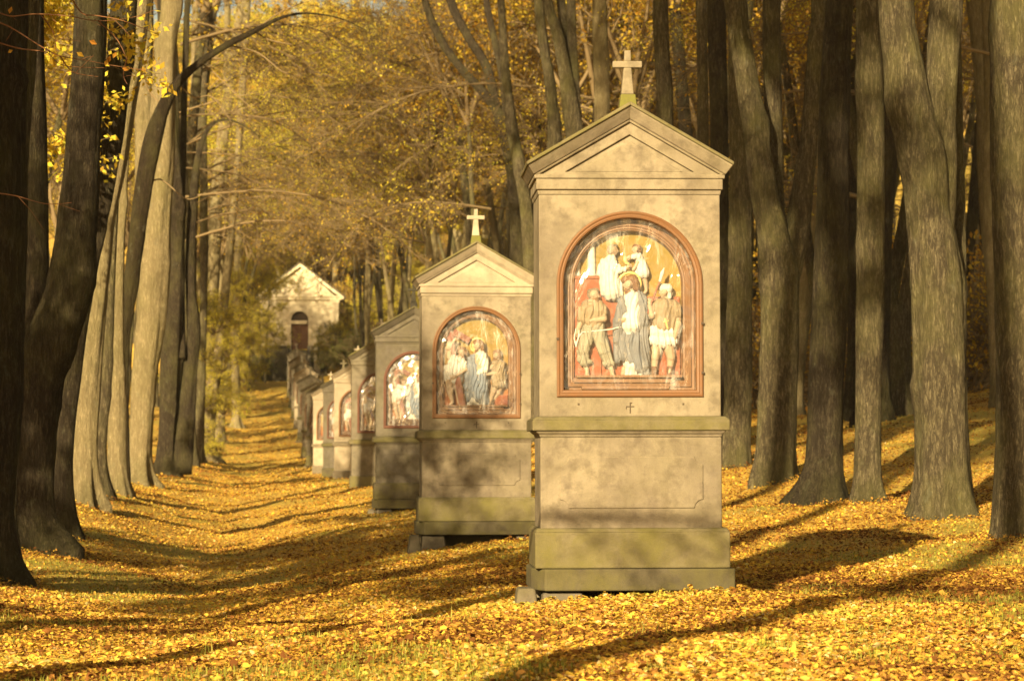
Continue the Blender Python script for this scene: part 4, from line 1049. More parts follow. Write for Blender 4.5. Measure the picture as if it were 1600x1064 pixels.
# ------------------------------------------------------------------ chapel
def build_chapel():
    Y = 207.0; X = (468 - CX) / F * Y
    zg = 7.45
    ch = empty("chapel", (X, Y, zg), math.radians(4.5))
    tag(ch, "small cream chapel with gabled front and brown arched doorway above the path", "chapel")
    W, H, A, Dp = 2.98, 4.25, 7.05, 8.0
    dw, dh, dr, sp = .66, 2.30, .66, 2.62
    b = MB()
    # facade with arched opening
    zt = H
    b.add([(-W,0,-.4),(-dw,0,-.4),(-dw,0,sp),(-W,0,sp)], [(0,1,2,3)]); b.add([(dw,0,-.4),(W,0,-.4),(W,0,sp),(dw,0,sp)], [(0,1,2,3)])
    b.add([(-W,0,sp),(-dw,0,sp),(-dw,0,zt),(-W,0,zt)], [(0,1,2,3)]); b.add([(dw,0,sp),(W,0,sp),(W,0,zt),(dw,0,zt)], [(0,1,2,3)])
    arc = [(dr*math.cos(math.pi*j/16), 0, sp + dr*math.sin(math.pi*j/16)) for j in range(17)]
    for j in range(16):
        p, q = arc[j], arc[j+1]; b.add([q, p, (p[0],0,zt), (q[0],0,zt)], [(0,1,2,3)])
    b.add([(-W,0,zt),(W,0,zt),(0,0,A-.25)], [(0,1,2)])
    b.loft([[(-dw,y,-.4),(-dw,y,sp)] + [(x,y,z) for x,_,z in reversed(arc)][1:-1] + [(dw,y,sp),(dw,y,-.4)] for y in (0, .35)], False)
    b.add([(-W,0,-.4),(-W,Dp,-.4),(-W,Dp,zt),(-W,0,zt)], [(3,2,1,0)]); b.add([(W,0,-.4),(W,Dp,-.4),(W,Dp,zt),(W,0,zt)], [(0,1,2,3)])
    b.add([(-W,Dp,-.4),(W,Dp,-.4),(W,Dp,zt),(0,Dp,A-.25),(-W,Dp,zt)], [(4,3,2,1,0)])
    b.build("wall", M['plaster'], ch)
    for s in (-1, 1):
        b = MB()
        b.box(s*(W-.26)-.27, s*(W-.26)+.27, -.07, -.002, .3, H-.3); b.box(s*(W-.26)-.32, s*(W-.26)+.32, -.10, -.002, -.4, .298); b.box(s*(W-.26)-.33, s*(W-.26)+.33, -.11, -.002, H-.298, H-.10)
        b.build("pilaster", M['plaster_trim'], ch, bevel=.01)
    b = MB(); b.box(-W-.22, W+.22, -.20, -.003, H-.098, H+.10); b.box(-W-.32, W+.32, -.30, -.003, H+.102, H+.22)
    b.build("cornice", M['plaster_trim'], ch, bevel=.02)
    b = MB()
    for s in (-1, 1):
        t = (A - H - .15) / (W + .5)
        poly = [(0, A-.35), (s*(W+.36), A-.35-t*(W+.36)), (s*(W+.42), A-.08-t*(W+.42)), (0, A-.08)]
        if s < 0: poly = poly[::-1]
        b.prism(poly, -.33, -.004)
    b.build("raking_cornice", M['plaster_trim'], ch, bevel=.015)
    b = MB()
    for s in (-1, 1):
        t = (A - H - .15) / (W + .5)
        poly = [(0, A-.078), (s*(W+.48), A-.078-t*(W+.48)), (s*(W+.50), A+.02-t*(W+.50)), (0, A+.02)]
        if s < 0: poly = poly[::-1]
        b.prism(poly, -.40, Dp+.2)
    b.build("roof", M['slate'], ch)
    b = MB()
    ro, ri = dr + .26, dr + .01
    loops = []
    for r, y in ((ri, -.002), (ri, -.06), (ro, -.06), (ro, -.002)):
        loops.append([(-r, y, -.4)] + [(-r*math.cos(math.pi*j/16), y, sp + r*math.sin(math.pi*j/16)) for j in range(17)] + [(r, y, -.4)])
    b.loft(loops, False)
    b.build("door_surround", M['plaster_trim'], ch)
    b = MB(); b.box(-2.6, .55, -.09, .28, dh, dh + .26); b.build("lintel", M['plaster_trim'], ch, bevel=.015)
    d = MB(); d.box(-dw+.01, -.006, .22, .28, -.35, dh-.005); d.box(.006, dw-.01, .22, .28, -.35, dh-.005)
    for sx in (-1, 1):
        for z0, z1 in ((.15, .95), (1.15, 2.05)):
            d.frustum((sx*.34-.2, sx*.34+.2, .19, .218), (sx*.34-.2, sx*.34+.2, .19, .218), z0, z1)
    dd = d.build("door", M['door'], ch, bevel=.01)
    h = MB(); h.box(.05, .10, .13, .188, .98, 1.06); h.build("handle", M['iron'], dd)
    b = MB(); L = [(x*.995, .30, z) for x, _, z in arc]; b.add([(-dr, .30, dh+.262), (dr, .30, dh+.262)] + L, [tuple(range(len(L)+2))])
    for x in (-.22, .22): b.box(x-.02, x+.02, .25, .298, dh+.262, sp+.55)
    b.build("fanlight", M['iron'], ch)
    # terrace wall, stair and posts below the chapel
    zt = 7.30; yw = 193.35
    def wx(u, y): return u - .0935 * y
    tw = empty("retaining_wall", (wx(2.9, yw), yw, 4.7), math.radians(5))
    tag(tw, "dark stone retaining wall left and right of the chapel steps", "wall")
    b = MB(); b.box(-4.2, -.95, -.15, .55, -.6, 2.70); b.box(.75, 4.6, -.15, .55, -.6, 2.70); b.build("wall", M['stone_dark'], tw, bevel=.03)
    b = MB(); b.box(-4.3, -.9, -.22, .62, 2.702, 2.84); b.box(.7, 4.7, -.22, .62, 2.702, 2.84); b.build("coping", M['stone_grey'], tw, bevel=.03)
    st = empty("stone_steps", (wx(2.75, yw), yw, 4.75), math.radians(5))
    tag(st, "stone steps with sloping cheek walls climbing to the chapel", "steps")
    b = MB()
    for i in range(15):
        b.box(-.72, .58, -3.6 + .3*i, 1.2, -.3 + .172*i, -.1 + .172*(i+1) - .002)
    b.build("tread", M['stone_grey'], st, bevel=.01)
    for s in (-.86, .60):
        b = MB(); b.add([(s,-3.9,-.5),(s+.24,-3.9,-.5),(s+.24,.9,-.5),(s,.9,-.5),(s,-3.9,.25),(s+.24,-3.9,.25),(s+.24,.9,2.85),(s,.9,2.85)], [(0,3,2,1),(4,5,6,7),(0,1,5,4),(1,2,6,5),(2,3,7,6),(3,0,4,7)])
        b.build("cheek_wall", M['stone'], st, bevel=.02)
    for u, nm in ((4.05, "pale stone gate post beside the chapel steps, on the right"), (-.25, "pale stone gate post on the terrace left of the chapel steps")):
        p = empty("gate_post", (wx(u, 192.4), 192.4, ground(wx(u, 192.4), 192.4)))
        tag(p, nm, "post", "stone posts below the chapel")
        b = MB(); b.frustum((-.24,.24,-.24,.24), (-.21,.21,-.21,.21), -.2, 1.75); b.build("shaft", M['plaster'], p, bevel=.02)
        b = MB(); b.frustum((-.30,.30,-.30,.30), (-.30,.30,-.30,.30), 1.752, 1.86); b.frustum((-.28,.28,-.28,.28), (-.03,.03,-.03,.03), 1.862, 2.1); b.build("cap", M['plaster'], p, bevel=.02)
build_chapel()

# ------------------------------------------------------------------ trees traced from the photograph
def twigs(root, lines, d, mat, w=2.4, leaves=(), lmat='leaf_orange', name="branch"):
    o0 = root.location; b = None
    for L in lines:
        mb = MB()
        pts = [px(x, y, d + .25 * math.sin(i * 1.7)) - o0 for i, (x, y) in enumerate(L)]
        n = len(pts); r0 = w / 2 / F * d
        P, R = catmull(pts, [max(r0 * (1 - .75 * i / (n - 1)), .0022) for i in range(n)], .06)
        tube(mb, P, R, 6, .04, cap=False)
        # short side shoots
        for i in range(6, len(P) - 2, 9):
            e = Vector((random.gauss(0, .6), random.gauss(0, .3), random.gauss(0, .6))) + (P[i+1] - P[i-1]).normalized()
            ln = random.uniform(.06, .2) * min(1.6, d / 20)
            tube(mb, [P[i], P[i] + e * ln * .5, P[i] + e * ln + Vector((0, 0, random.gauss(0, .02)))], [R[i] * .6, .002, .0015], 4, cap=False)
        o = mb.build(name, M[mat], root, True)
        b = b or o
    if leaves:
        m = MB()
        for (x, y, s) in leaves:
            c = px(x, y, d) - o0; r = s / F * d; a = random.random() * 6.28
            u = Vector((math.cos(a), random.uniform(-.5, .5), math.sin(a))).normalized() * r; v = u.cross(Vector((.3, 1, .2))).normalized() * r * .6
            up = Vector((0, -r * .5, 0))
            m.add([c - u, c + v + up, c + u, c - v + up, c], [(0, 4, 1), (1, 4, 2), (2, 4, 3), (3, 4, 0)])
        m.build("foliage", M[lmat], b)
    return b

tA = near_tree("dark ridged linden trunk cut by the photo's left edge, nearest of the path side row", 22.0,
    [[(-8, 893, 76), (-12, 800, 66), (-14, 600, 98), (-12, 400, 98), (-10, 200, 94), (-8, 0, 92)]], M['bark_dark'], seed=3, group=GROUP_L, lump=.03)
twigs(tA, [[(-25, 8), (10, 22), (50, 19), (100, 22), (150, 30), (205, 24), (240, 12)], [(-25, 25), (12, 40), (60, 70), (90, 85), (130, 92), (178, 101), (225, 108)],
           [(-25, 58), (20, 72), (45, 76), (70, 80), (95, 100), (160, 104)], [(108, -5), (125, 18), (150, 22), (190, 30), (245, 52)], [(150, 30), (180, 60), (195, 90)], [(60, 20), (80, 50), (84, 80)],
           [(-20, 300), (20, 305), (70, 318), (110, 316)], [(195, 90), (190, 115), (196, 130)], [(90, 85), (110, 110), (150, 118)]], 20.5, 'twig_red', 2.6,
      [(12, 13, 7), (142, 64, 7), (122, 83, 7), (167, 91, 7), (176, 84, 6), (163, 96, 6), (193, 106, 6), (222, 107, 6), (12, 78, 5), (90, 55, 4)])
near_tree("slim dark stem standing against the nearest left trunk", 23.0, [[(20, 880, 30), (16, 800, 22), (17, 700, 20), (20, 600, 18), (26, 450, 20), (30, 250, 22), (40, 100, 22), (46, 0, 24)]], M['bark'], seed=4, group=GROUP_L, protos=SPARSE)
near_tree("stout grey linden with two stems parting at waist height, second from the left edge", 26.6,
    [[(60, 852, 74), (54, 800, 58), (57, 700, 60), (62, 610, 66), (76, 540, 74), (104, 460, 70), (118, 346, 60), (128, 216, 54), (136, 0, 52)],
     [(50, 620, 44), (46, 560, 36), (50, 500, 40), (56, 440, 40), (54, 330, 40), (52, 200, 36), (46, 0, 34)]], M['bark_dark'], seed=5, group=GROUP_L, dys=[0, .35])
near_tree("slim brown linden leaning right, just behind the stout two stemmed trunk", 30.0,
    [[(97, 827, 38), (100, 700, 33), (110, 600, 33), (125, 500, 27), (145, 380, 28), (163, 280, 32), (176, 150, 38), (190, 0, 40)]], M['bark_dark'], seed=6, group=GROUP_L)
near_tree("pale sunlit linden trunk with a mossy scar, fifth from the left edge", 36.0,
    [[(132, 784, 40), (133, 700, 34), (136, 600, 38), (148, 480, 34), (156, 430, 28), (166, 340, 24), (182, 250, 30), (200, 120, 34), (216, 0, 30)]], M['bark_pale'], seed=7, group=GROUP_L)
near_tree("narrow sunlit stem with flared foot between two pale trunks on the left", 39.0,
    [[(158, 772, 24), (155, 700, 22), (163, 600, 20), (168, 500, 18), (172, 400, 18), (180, 200, 18), (186, 0, 18)]], M['bark'], seed=8, group=GROUP_L)
near_tree("rough barked sunlit linden with a dark stem leaning against it", 43.0,
    [[(184, 757, 32), (184, 700, 28), (183, 620, 28), (180, 540, 26), (180, 440, 26), (184, 300, 26), (196, 100, 24), (205, 0, 24)]], M['bark_pale'], seed=9, group=GROUP_L)
tI = near_tree("dark leaning stem that arches into a long bough over the path", 45.0,
    [[(196, 752, 18), (194, 640, 15), (193, 540, 19), (203, 440, 22), (212, 370, 24), (224, 290, 26), (238, 215, 28), (254, 165, 21), (275, 128, 15), (310, 96, 12), (352, 68, 11), (395, 46, 8), (440, 24, 5), (480, 18, 3.2), (530, 26, 2), (570, 44, 1.2)],
     [(190, 540, 15), (184, 470, 14), (174, 400, 12), (168, 310, 8), (166, 240, 6)]], M['bark_shade'], seed=10, group=GROUP_L, flare=.4, protos=SPARSE, top=7.5)
twigs(tI, [[(310, 96), (330, 110), (372, 150), (400, 175)], [(352, 68), (400, 80), (440, 110), (470, 116)], [(275, 128), (300, 150), (330, 150), (360, 190)], [(395, 46), (420, 60), (470, 70)], [(395, 46), (440, 14), (500, -8)], [(254, 165), (230, 140), (215, 100), (180, 80)],
           [(224, 290), (250, 280), (290, 310), (320, 300)], [(203, 430), (180, 420), (150, 440)]], 45.0, 'twig', 3.2)
near_tree("tall bright yellow grey linden trunk forking high, brightest of the left row", 50.0,
    [[(214, 757, 44), (219, 700, 36), (224, 600, 40), (235, 500, 46), (240, 420, 46), (244, 350, 40), (250, 250, 40), (253, 150, 38), (258, 60, 34), (264, 0, 32)],
     [(236, 420, 32), (226, 330, 30), (222, 200, 27), (222, 100, 26), (222, 0, 26)]], M['bark_pale'], seed=11, group=GROUP_L, dys=[0, .3])
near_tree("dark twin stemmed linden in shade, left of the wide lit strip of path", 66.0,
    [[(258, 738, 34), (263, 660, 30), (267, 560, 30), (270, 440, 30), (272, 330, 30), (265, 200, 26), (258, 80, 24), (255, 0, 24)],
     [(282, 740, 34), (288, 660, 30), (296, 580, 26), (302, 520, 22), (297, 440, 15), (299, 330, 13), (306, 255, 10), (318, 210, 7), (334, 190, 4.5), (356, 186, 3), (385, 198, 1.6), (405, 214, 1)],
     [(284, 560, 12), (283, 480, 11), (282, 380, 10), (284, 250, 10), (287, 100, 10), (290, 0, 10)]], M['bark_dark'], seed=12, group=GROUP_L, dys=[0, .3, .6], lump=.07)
tL = near_tree("leaning mottled linden wrapped in yellow shoots beside the climbing path", 104.0,
    [[(319, 722, 36), (323, 670, 24), (332, 610, 20), (342, 550, 15), (350, 470, 13), (358, 380, 12), (368, 280, 11), (376, 150, 11), (384, 0, 11)]], M['bark_pale'], seed=13, group=GROUP_L, top=20, protos=CROWN, crown_scale=1.0)

near_tree("lit linden trunk cut by the photo's right edge", 24.0,
    [[(1592, 840, 76), (1598, 740, 82), (1602, 600, 84), (1600, 440, 90), (1597, 250, 92), (1597, 100, 92), (1598, 0, 92)]], M['bark'], seed=20, group=GROUP_R, flare=.35, lump=.03)
tR1 = COL.objects[-1]
near_tree("broad double linden trunk forking above a dark hollow, second from the right edge", 27.0,
    [[(1472, 800, 84), (1471, 700, 84), (1470, 600, 86), (1467, 440, 86), (1454, 331, 74), (1447, 250, 80), (1424, 150, 66), (1412, 70, 56), (1405, 0, 52)],
     [(1474, 360, 40), (1474, 260, 46), (1473, 180, 46), (1478, 90, 48), (1483, 0, 52)], [(1497, 700, 20), (1500, 500, 22), (1500, 300, 22), (1496, 100, 22), (1494, 0, 20)]], M['bark'], seed=21, group=GROUP_R, flare=.4, lump=.06, dys=[0, .05, .5])
near_tree("slim straight linden trunk between two broader ones right of the front shrine", 29.6,
    [[(1355, 794, 44), (1355, 740, 40), (1357, 612, 40), (1360, 500, 42), (1362, 400, 42), (1363, 200, 42), (1361, 0, 40)]], M['bark'], seed=22, group=GROUP_R, flare=.5, lump=.035)
near_tree("dark footed linden trunk with root flare, between slim trunk and V shaped tree", 31.6,
    [[(1281, 782, 62), (1286, 715, 52), (1290, 612, 52), (1297, 500, 54), (1300, 400, 54), (1306, 200, 50), (1315, 0, 42)]], M['bark_dark'], seed=23, group=GROUP_R, flare=.8, lump=.045)
tV = near_tree("V shaped linden with pale foot and two spreading stems right of the front shrine", 35.4,
    [[(1210, 746, 60), (1213, 690, 58), (1215, 612, 56), (1219, 500, 58), (1217, 430, 62), (1205, 350, 48), (1192, 290, 44), (1180, 190, 38), (1162, 80, 35), (1150, 0, 33)],
     [(1222, 470, 36), (1233, 420, 40), (1248, 355, 38), (1260, 270, 32), (1268, 200, 28), (1277, 60, 25), (1282, 0, 24)],
     [(1224, 480, 16), (1222, 400, 20), (1214, 300, 24), (1210, 200, 30), (1208, 80, 30), (1208, 0, 30)]], M['bark'], seed=24, group=GROUP_R, flare=.35, lump=.045, dys=[0, .1, .5])
p = MB(); o0 = tV.location
for x in (1146, 1159, 1171, 1176):
    q = px(x, 44, 35.15) - o0; e = px(x + (3 if x > 1150 else -3), 58, 35.0) - o0
    tube(p, [q, (q + e) / 2, e], [.012, .016, .007], 6)
p.build("cut_stub", M['bark_pale'], tV, True)
near_tree("grey linden trunk half hidden behind the front shrine's right edge", 38.5,
    [[(1149, 721, 42), (1152, 640, 40), (1155, 500, 40), (1158, 415, 38), (1159, 300, 36), (1157, 150, 32), (1154, 0, 30)]], M['bark'], seed=25, group=GROUP_R, flare=.4)
twigs(tR1, [[(1612, 62), (1560, 90), (1512, 108), (1482, 112), (1450, 138), (1425, 146), (1400, 145), (1350, 138), (1306, 132)], [(1497, 110), (1488, 136), (1466, 160)], [(1452, 137), (1475, 128), (1500, 131)], [(1482, 112), (1450, 118), (1420, 120)], [(1425, 146), (1440, 156), (1462, 160)],
             [(1600, 290), (1560, 292), (1520, 300)], [(1604, 246), (1570, 238), (1540, 248)], [(1604, 340), (1560, 346), (1524, 358)]], 22.6, 'twig_red', 2.4, [(1488, 170, 5), (1410, 178, 4)])

def recolour(me, mat):
    m = me.copy(); m.materials.clear(); m.materials.append(M[mat]); return m
EVER = recolour(BUSHY[2][1], 'leaf_green')
YEL = recolour(BUSHY[2][1], 'leaf_yellow')
for (lab, d, st, mt) in (
    ("very thin pale trunk left of the leaning mottled linden, far up the row", 112.0, [[(300, 716, 15), (299, 560, 12), (297, 400, 11), (299, 200, 10), (303, 0, 10)]], 'bark_pale'),
    ("thin straight pale trunk rising beside the leaning mottled linden", 125.0, [[(344, 706, 15), (345, 560, 13), (347, 400, 12), (350, 260, 11), (353, 0, 10)]], 'bark_pale'),
    ("thin pale trunk nearest the chapel's left corner, slightly curved", 140.0, [[(370, 690, 14), (368, 560, 12), (371, 400, 11), (375, 260, 10), (379, 0, 9)]], 'bark_pale'),
    ("thin shaded trunk between the twin stemmed linden and the leaning one", 96.0, [[(312, 722, 15), (315, 560, 12), (318, 400, 12), (316, 200, 11), (318, 0, 10)]], 'bark')):
    near_tree(lab, d, st, M[mt], seed=int(d), group=GROUP_L, top=19, protos=SPARSE)
# ------------------------------------------------------------------ rest of the avenue
rnd = random.Random(77)
def ux(u, y): return u - .0935 * y
# path side row continues up the slope
for i, y in enumerate((74, 81, 89, 97, 113, 122, 131, 140, 149, 158, 168, 178, 187)):
    row_tree(ux(-2.5 + rnd.gauss(0, .15), y), y, "slender sunlit linden among the crowded path side row, toward the chapel", GROUP_L, rnd, SPARSE + CROWN[2:3], max(rnd.uniform(.85, 1.05), .0185 * y if y < 118 else 0), 6 if y > 72 else 0, -.05, (rnd.gauss(0, .012), rnd.uniform(0, .02)), None if y > 118 else rnd.choice((0, 2, 7, 0)), slim=.55 if y < 118 else .8)
    o = bpy.data.objects[LASTROW[-1]]
    if y > 95:
        for q in range(5):
            s_ = rnd.uniform(.45, .8); p = (rnd.uniform(-.3, 1.3), rnd.uniform(-1, .3), rnd.uniform(1.2, 7.5))
            place(BUSHY[2][0], "stems", o, p, (0, 0, q), (s_,) * 3); place(YEL, "foliage", o, p, (0, 0, q), (s_,) * 3)
# forest side row
for (lab, d, stems, mt, dy) in (
    ("slim lit linden trunk rising directly behind the front shrine's right roof slope", 45.3, [[(1040, 690, 34), (1040, 500, 30), (1040, 180, 26), (1036, 80, 25), (1034, 0, 25)]], 'bark', None),
    ("thin grey trunk just right of the front shrine's roof peak, before a darker one", 41.5, [[(1104, 705, 30), (1101, 400, 22), (1099, 170, 18), (1098, 0, 17)]], 'bark', None),
    ("dark trunk behind the thin grey one, left of the V shaped linden", 44.0, [[(1130, 680, 40), (1127, 400, 30), (1124, 150, 28), (1122, 0, 28)]], 'bark_dark', None),
    ("bright mossy linden trunk just left of the front shrine's stone cross", 53.6, [[(940, 690, 32), (940, 400, 27), (941, 150, 24), (939, 80, 23), (937, 0, 21)]], 'bark_pale', None),
    ("three stemmed linden fanning out above the front shrine's left roof slope", 59.0, [[(898, 690, 38), (899, 400, 34), (903, 250, 30), (893, 170, 26), (880, 90, 20), (868, 40, 18), (856, 0, 17)], [(903, 250, 22), (897, 120, 16), (893, 0, 15)], [(894, 180, 18), (885, 90, 14), (877, 0, 14)]], 'bark', [0, .3, .6]),
    ("leaning grey trunk left of the three stemmed linden", 63.0, [[(868, 690, 30), (870, 300, 26), (862, 150, 18), (850, 70, 16), (842, 0, 15)]], 'bark', None),
    ("dim trunk touching the front shrine's left roof corner", 67.0, [[(838, 690, 26), (828, 400, 22), (815, 280, 19), (800, 200, 17), (790, 110, 14), (783, 0, 12)]], 'bark', None),
    ("dark linden whose three stems lean far left over the second shrine", 74.0, [[(815, 690, 30), (810, 500, 26), (806, 330, 22), (793, 215, 19), (768, 160, 14), (720, 105, 12), (688, 60, 12), (664, 0, 11)], [(800, 260, 19), (779, 180, 16), (761, 105, 14), (733, 58, 13), (704, 0, 13)], [(797, 240, 13), (785, 120, 11), (770, 50, 10), (760, 0, 10)]], 'bark_dark', [0, .4, .8])):
    near_tree(lab, d, stems, M[mt], seed=int(d * 10), group=GROUP_R, dys=dy, top=17)
for i, y in enumerate((81, 86, 92, 98, 105, 112, 120, 128, 136, 145, 154, 163, 173, 184)):
    row_tree(ux(6.8 + rnd.gauss(0, .2), y), y, "linden of the forest side row, rising behind the line of shrines", GROUP_R, rnd, SPARSE + CROWN[1:2], rnd.uniform(.9, 1.15), 5, math.pi + .05, (rnd.gauss(0, .015), rnd.uniform(-.06, .0)), rnd.choice((0, 1, 2, 3, 4, 6)), slim=.68)
# wood on the right
k = 0
for i in range(400):
    y = rnd.uniform(36, 160); u = rnd.uniform(9.5, 52)
    xs = 407 + F * u / y
    if not (720 < xs < 1680): continue
    row_tree(ux(u, y), y, "tall forest trunk among many in the shaded wood right of the shrines", GROUP_F, rnd, SPARSE[:1] + CROWN[:2] + CROWN[3:], rnd.uniform(.9, 1.3), 2 if rnd.random() < .5 else 0, rnd.uniform(2.4, 4), (rnd.gauss(0, .02), rnd.gauss(0, .03)), rnd.choice((0, 1, 2, 5, 7, 6)), "forest_tree", .7)
    k += 1
    if k >= 135: break
# wood on the left
k = 0
for i in range(400):
    y = rnd.uniform(48, 190); u = -rnd.uniform(5.5, 6 + .085 * y)
    xs = 407 + F * u / y
    if not (-90 < xs < 400): continue
    row_tree(ux(u, y), y, "sunlit forest trunk behind the path side row of lindens", GROUP_F, rnd, SPARSE + CROWN[:1], rnd.uniform(.85, 1.2), 1 if rnd.random() < .5 else 0, rnd.uniform(-1, 1), (rnd.gauss(0, .02), rnd.gauss(0, .03)), rnd.choice((0, 1, 2, 3, 7)), "forest_tree", .75)
    k += 1
    if k >= 40: break
# hill behind the chapel
k = 0
for i in range(600):
    y = rnd.uniform(198, 340); x = rnd.uniform(-70, 22)
    xs = CX + F * x / y
    if not (60 < xs < 1000): continue
    if abs(x + 16.5) < 7 and y < 224: continue
    row_tree(x, y, "golden autumn tree on the wooded hill closing the avenue", GROUP_H, rnd, DENSE, rnd.uniform(1.0, 1.45) if k % 4 else rnd.uniform(.42, .6), 0, 0, (rnd.gauss(0, .02), rnd.gauss(0, .03)), rnd.choice((0, 1, 2, 3)), "forest_tree")
    k += 1
    if k >= 125: break

# ------------------------------------------------------------------ bushes
def bush(x, y, k, s, label, cat="bush", group=None, mat=None, name="bush", n=1, z=0.0):
    root = empty(name, (x, y, ground(x, y) + z)); tag(root, label, cat, group)
    for j in range(n):
        lm, cm = BUSHY[k]
        p = (0, 0, .1) if n == 1 else (rnd.gauss(0, .35 * s), rnd.gauss(0, .3 * s), .1 + rnd.random() * .5 * s)
        a = rnd.random() * 6.28
        place(lm, "stems", root, p, (0, 0, a), (s,) * 3); o = place(cm, "foliage", root, p, (0, 0, a), (s,) * 3)
        if mat:
            o.data = mat
    return root
for (x, d, s, lab) in ((392, 190, 1.2, "dark evergreen bush left of the chapel steps, in front of the terrace wall"), (370, 184, 1.0, "yellow green bush at the top of the path, left of the dark one"), (548, 191, 1.35, "dark rhododendron bush right of the chapel wall"), (527, 189, .8, "lower dark bush at the foot of the chapel, right of the steps"), (570, 182, 1.3, "dark bush behind the shrines, right of the chapel")):
    bush((x - CX) / F * d, d, 2, s, lab, mat=YEL if 'yellow' in lab else EVER, n=3)
for (x, yy, d, s, lab) in ((316, 640, 103, .62, "yellow shoots sprouting round the leaning mottled linden"),):
    b_ = px(x, yy, d); o = bush(b_.x, d, 2, s, lab, "shoots", mat=YEL, name="linden_shoots")
    for zz, xx in ((1.0, .1), (2.0, .3), (3.1, .5), (4.2, .6)):
        place(BUSHY[2][0], "stems", o, (xx - .2, -.2, zz), (0, 0, zz), (s * .9,) * 3); place(YEL, "foliage", o, (xx - .2, -.2, zz), (0, 0, zz), (s * .9,) * 3)
for i in range(200):
    y = rnd.uniform(58, 120); u = rnd.uniform(12, 36); xs = 407 + F * u / y
    if not (1080 < xs < 1620): continue
    bush(ux(u, y), y, rnd.choice((0, 1, 3, 1)), rnd.uniform(1.2, 2.2), "young beech with orange leaves in the shaded wood", "young tree", "young beeches in the wood", name="young_beech")
    if i > 150: break

for (x, d, hh, s_, lab) in ((414, 189, 7.0, .95, "young yellow maple leaning over the chapel's left corner"), (509, 190, 3.6, .8, "small yellow tree before the chapel's right pilaster"), (388, 180, 8.5, 1.2, "yellow green tree standing left of the chapel at the top of the path")):
    X = (x - CX) / F * d; o = empty("young_maple", (X, d, ground(X, d))); tag(o, lab, "tree")
    mb = MB(); P, R_ = catmull([(0, 0, -.3), (.1, 0, hh * .4), (.35, 0, hh)], [.09, .06, .02], .5); tube(mb, P, R_, 8); mb.build("trunk", M['bark'], o, True)
    for q in range(7):
        z_ = hh * (.35 + .65 * q / 6); p = (z_ / hh * .35 + rnd.gauss(0, .5 * s_), rnd.gauss(0, .4), z_ - .5)
        k_ = s_ * rnd.uniform(.7, 1.0)
        place(BUSHY[2][0], "limbs", o, p, (0, 0, q), (k_,) * 3); place(YEL, "crown", o, p, (0, 0, q), (k_,) * 3)
k = 0
for i in range(300):
    y = rnd.uniform(198, 275); x = rnd.uniform(-50, 8); xs = CX + F * x / y
    if not (330 < xs < 720) or (abs(x + 16.5) < 5.5 and y < 220): continue
    bush(x, y, rnd.choice((1, 3, 2)), rnd.uniform(1.5, 2.4), "autumn bush among the trees on the hill around the chapel", "bush", "bushes on the hill around the chapel", n=2); k += 1
    if k >= 46: break
# small wooden frame at the foot of the pale trunk
wb = empty("wooden_stake_frame", px(232, 756, 52.0)); wb.location.z = ground(wb.location.x, 52.0)
tag(wb, "low brown wooden stake frame at the foot of the brightest left trunk", "stakes")
b = MB(); b.box(-.11, .11, -.02, .02, .20, .27); b.build("rail", M['wood_red'], wb, bevel=.006)
for x in (-.09, .09):
    b = MB(); b.box(x - .022, x + .022, .021, .06, -.1, .275); b.build("leg", M['wood_red'], wb, bevel=.006)

# ------------------------------------------------------------------ row trees behind the camera, plus small dense trees added to cast shade
for (u, y, sc_, tr, pr) in ((-2.75, 20.0, 1.4, 0, DENSE), (-2.6, 14.4, 1.45, 5, DENSE), (-2.45, 8.75, 1.45, 2, DENSE), (-2.5, 2.7, 1.45, 7, DENSE), (-2.5, -2.5, 1.0, 0, SPARSE), (-2.4, -9, 1.05, 7, SPARSE), (-2.5, -18, 1.0, 0, SPARSE),
                     (6.8, 18.5, 1.0, 1, SPARSE), (6.8, 12, 1.0, 0, SPARSE), (-5.2, 11.0, .40, 0, DENSE), (-5.5, 15.6, .42, 7, DENSE), (-5.4, 7.2, .40, 7, DENSE), (-5.9, 18.5, .5, 1, SPARSE), (-6.3, 14.5, .5, 0, DENSE), (-3.7, 28.4, .42, 0, DENSE), (-7.6, 50, .5, 0, DENSE)):
    row_tree(ux(u, y), y, "unseen linden beside the avenue, put in for the shade it casts", "trees outside the frame", rnd, pr, sc_, 0, -1.4, (0, 0), tr, slim=.46 if y < 20 else .6)
    if u == -2.45: add_bough(COL.objects[LASTROW[-1]], (0, 0, 3.75), -.55, 2, .8, .05)  # unseen bough added to dapple the front shrine's pedestal with shade

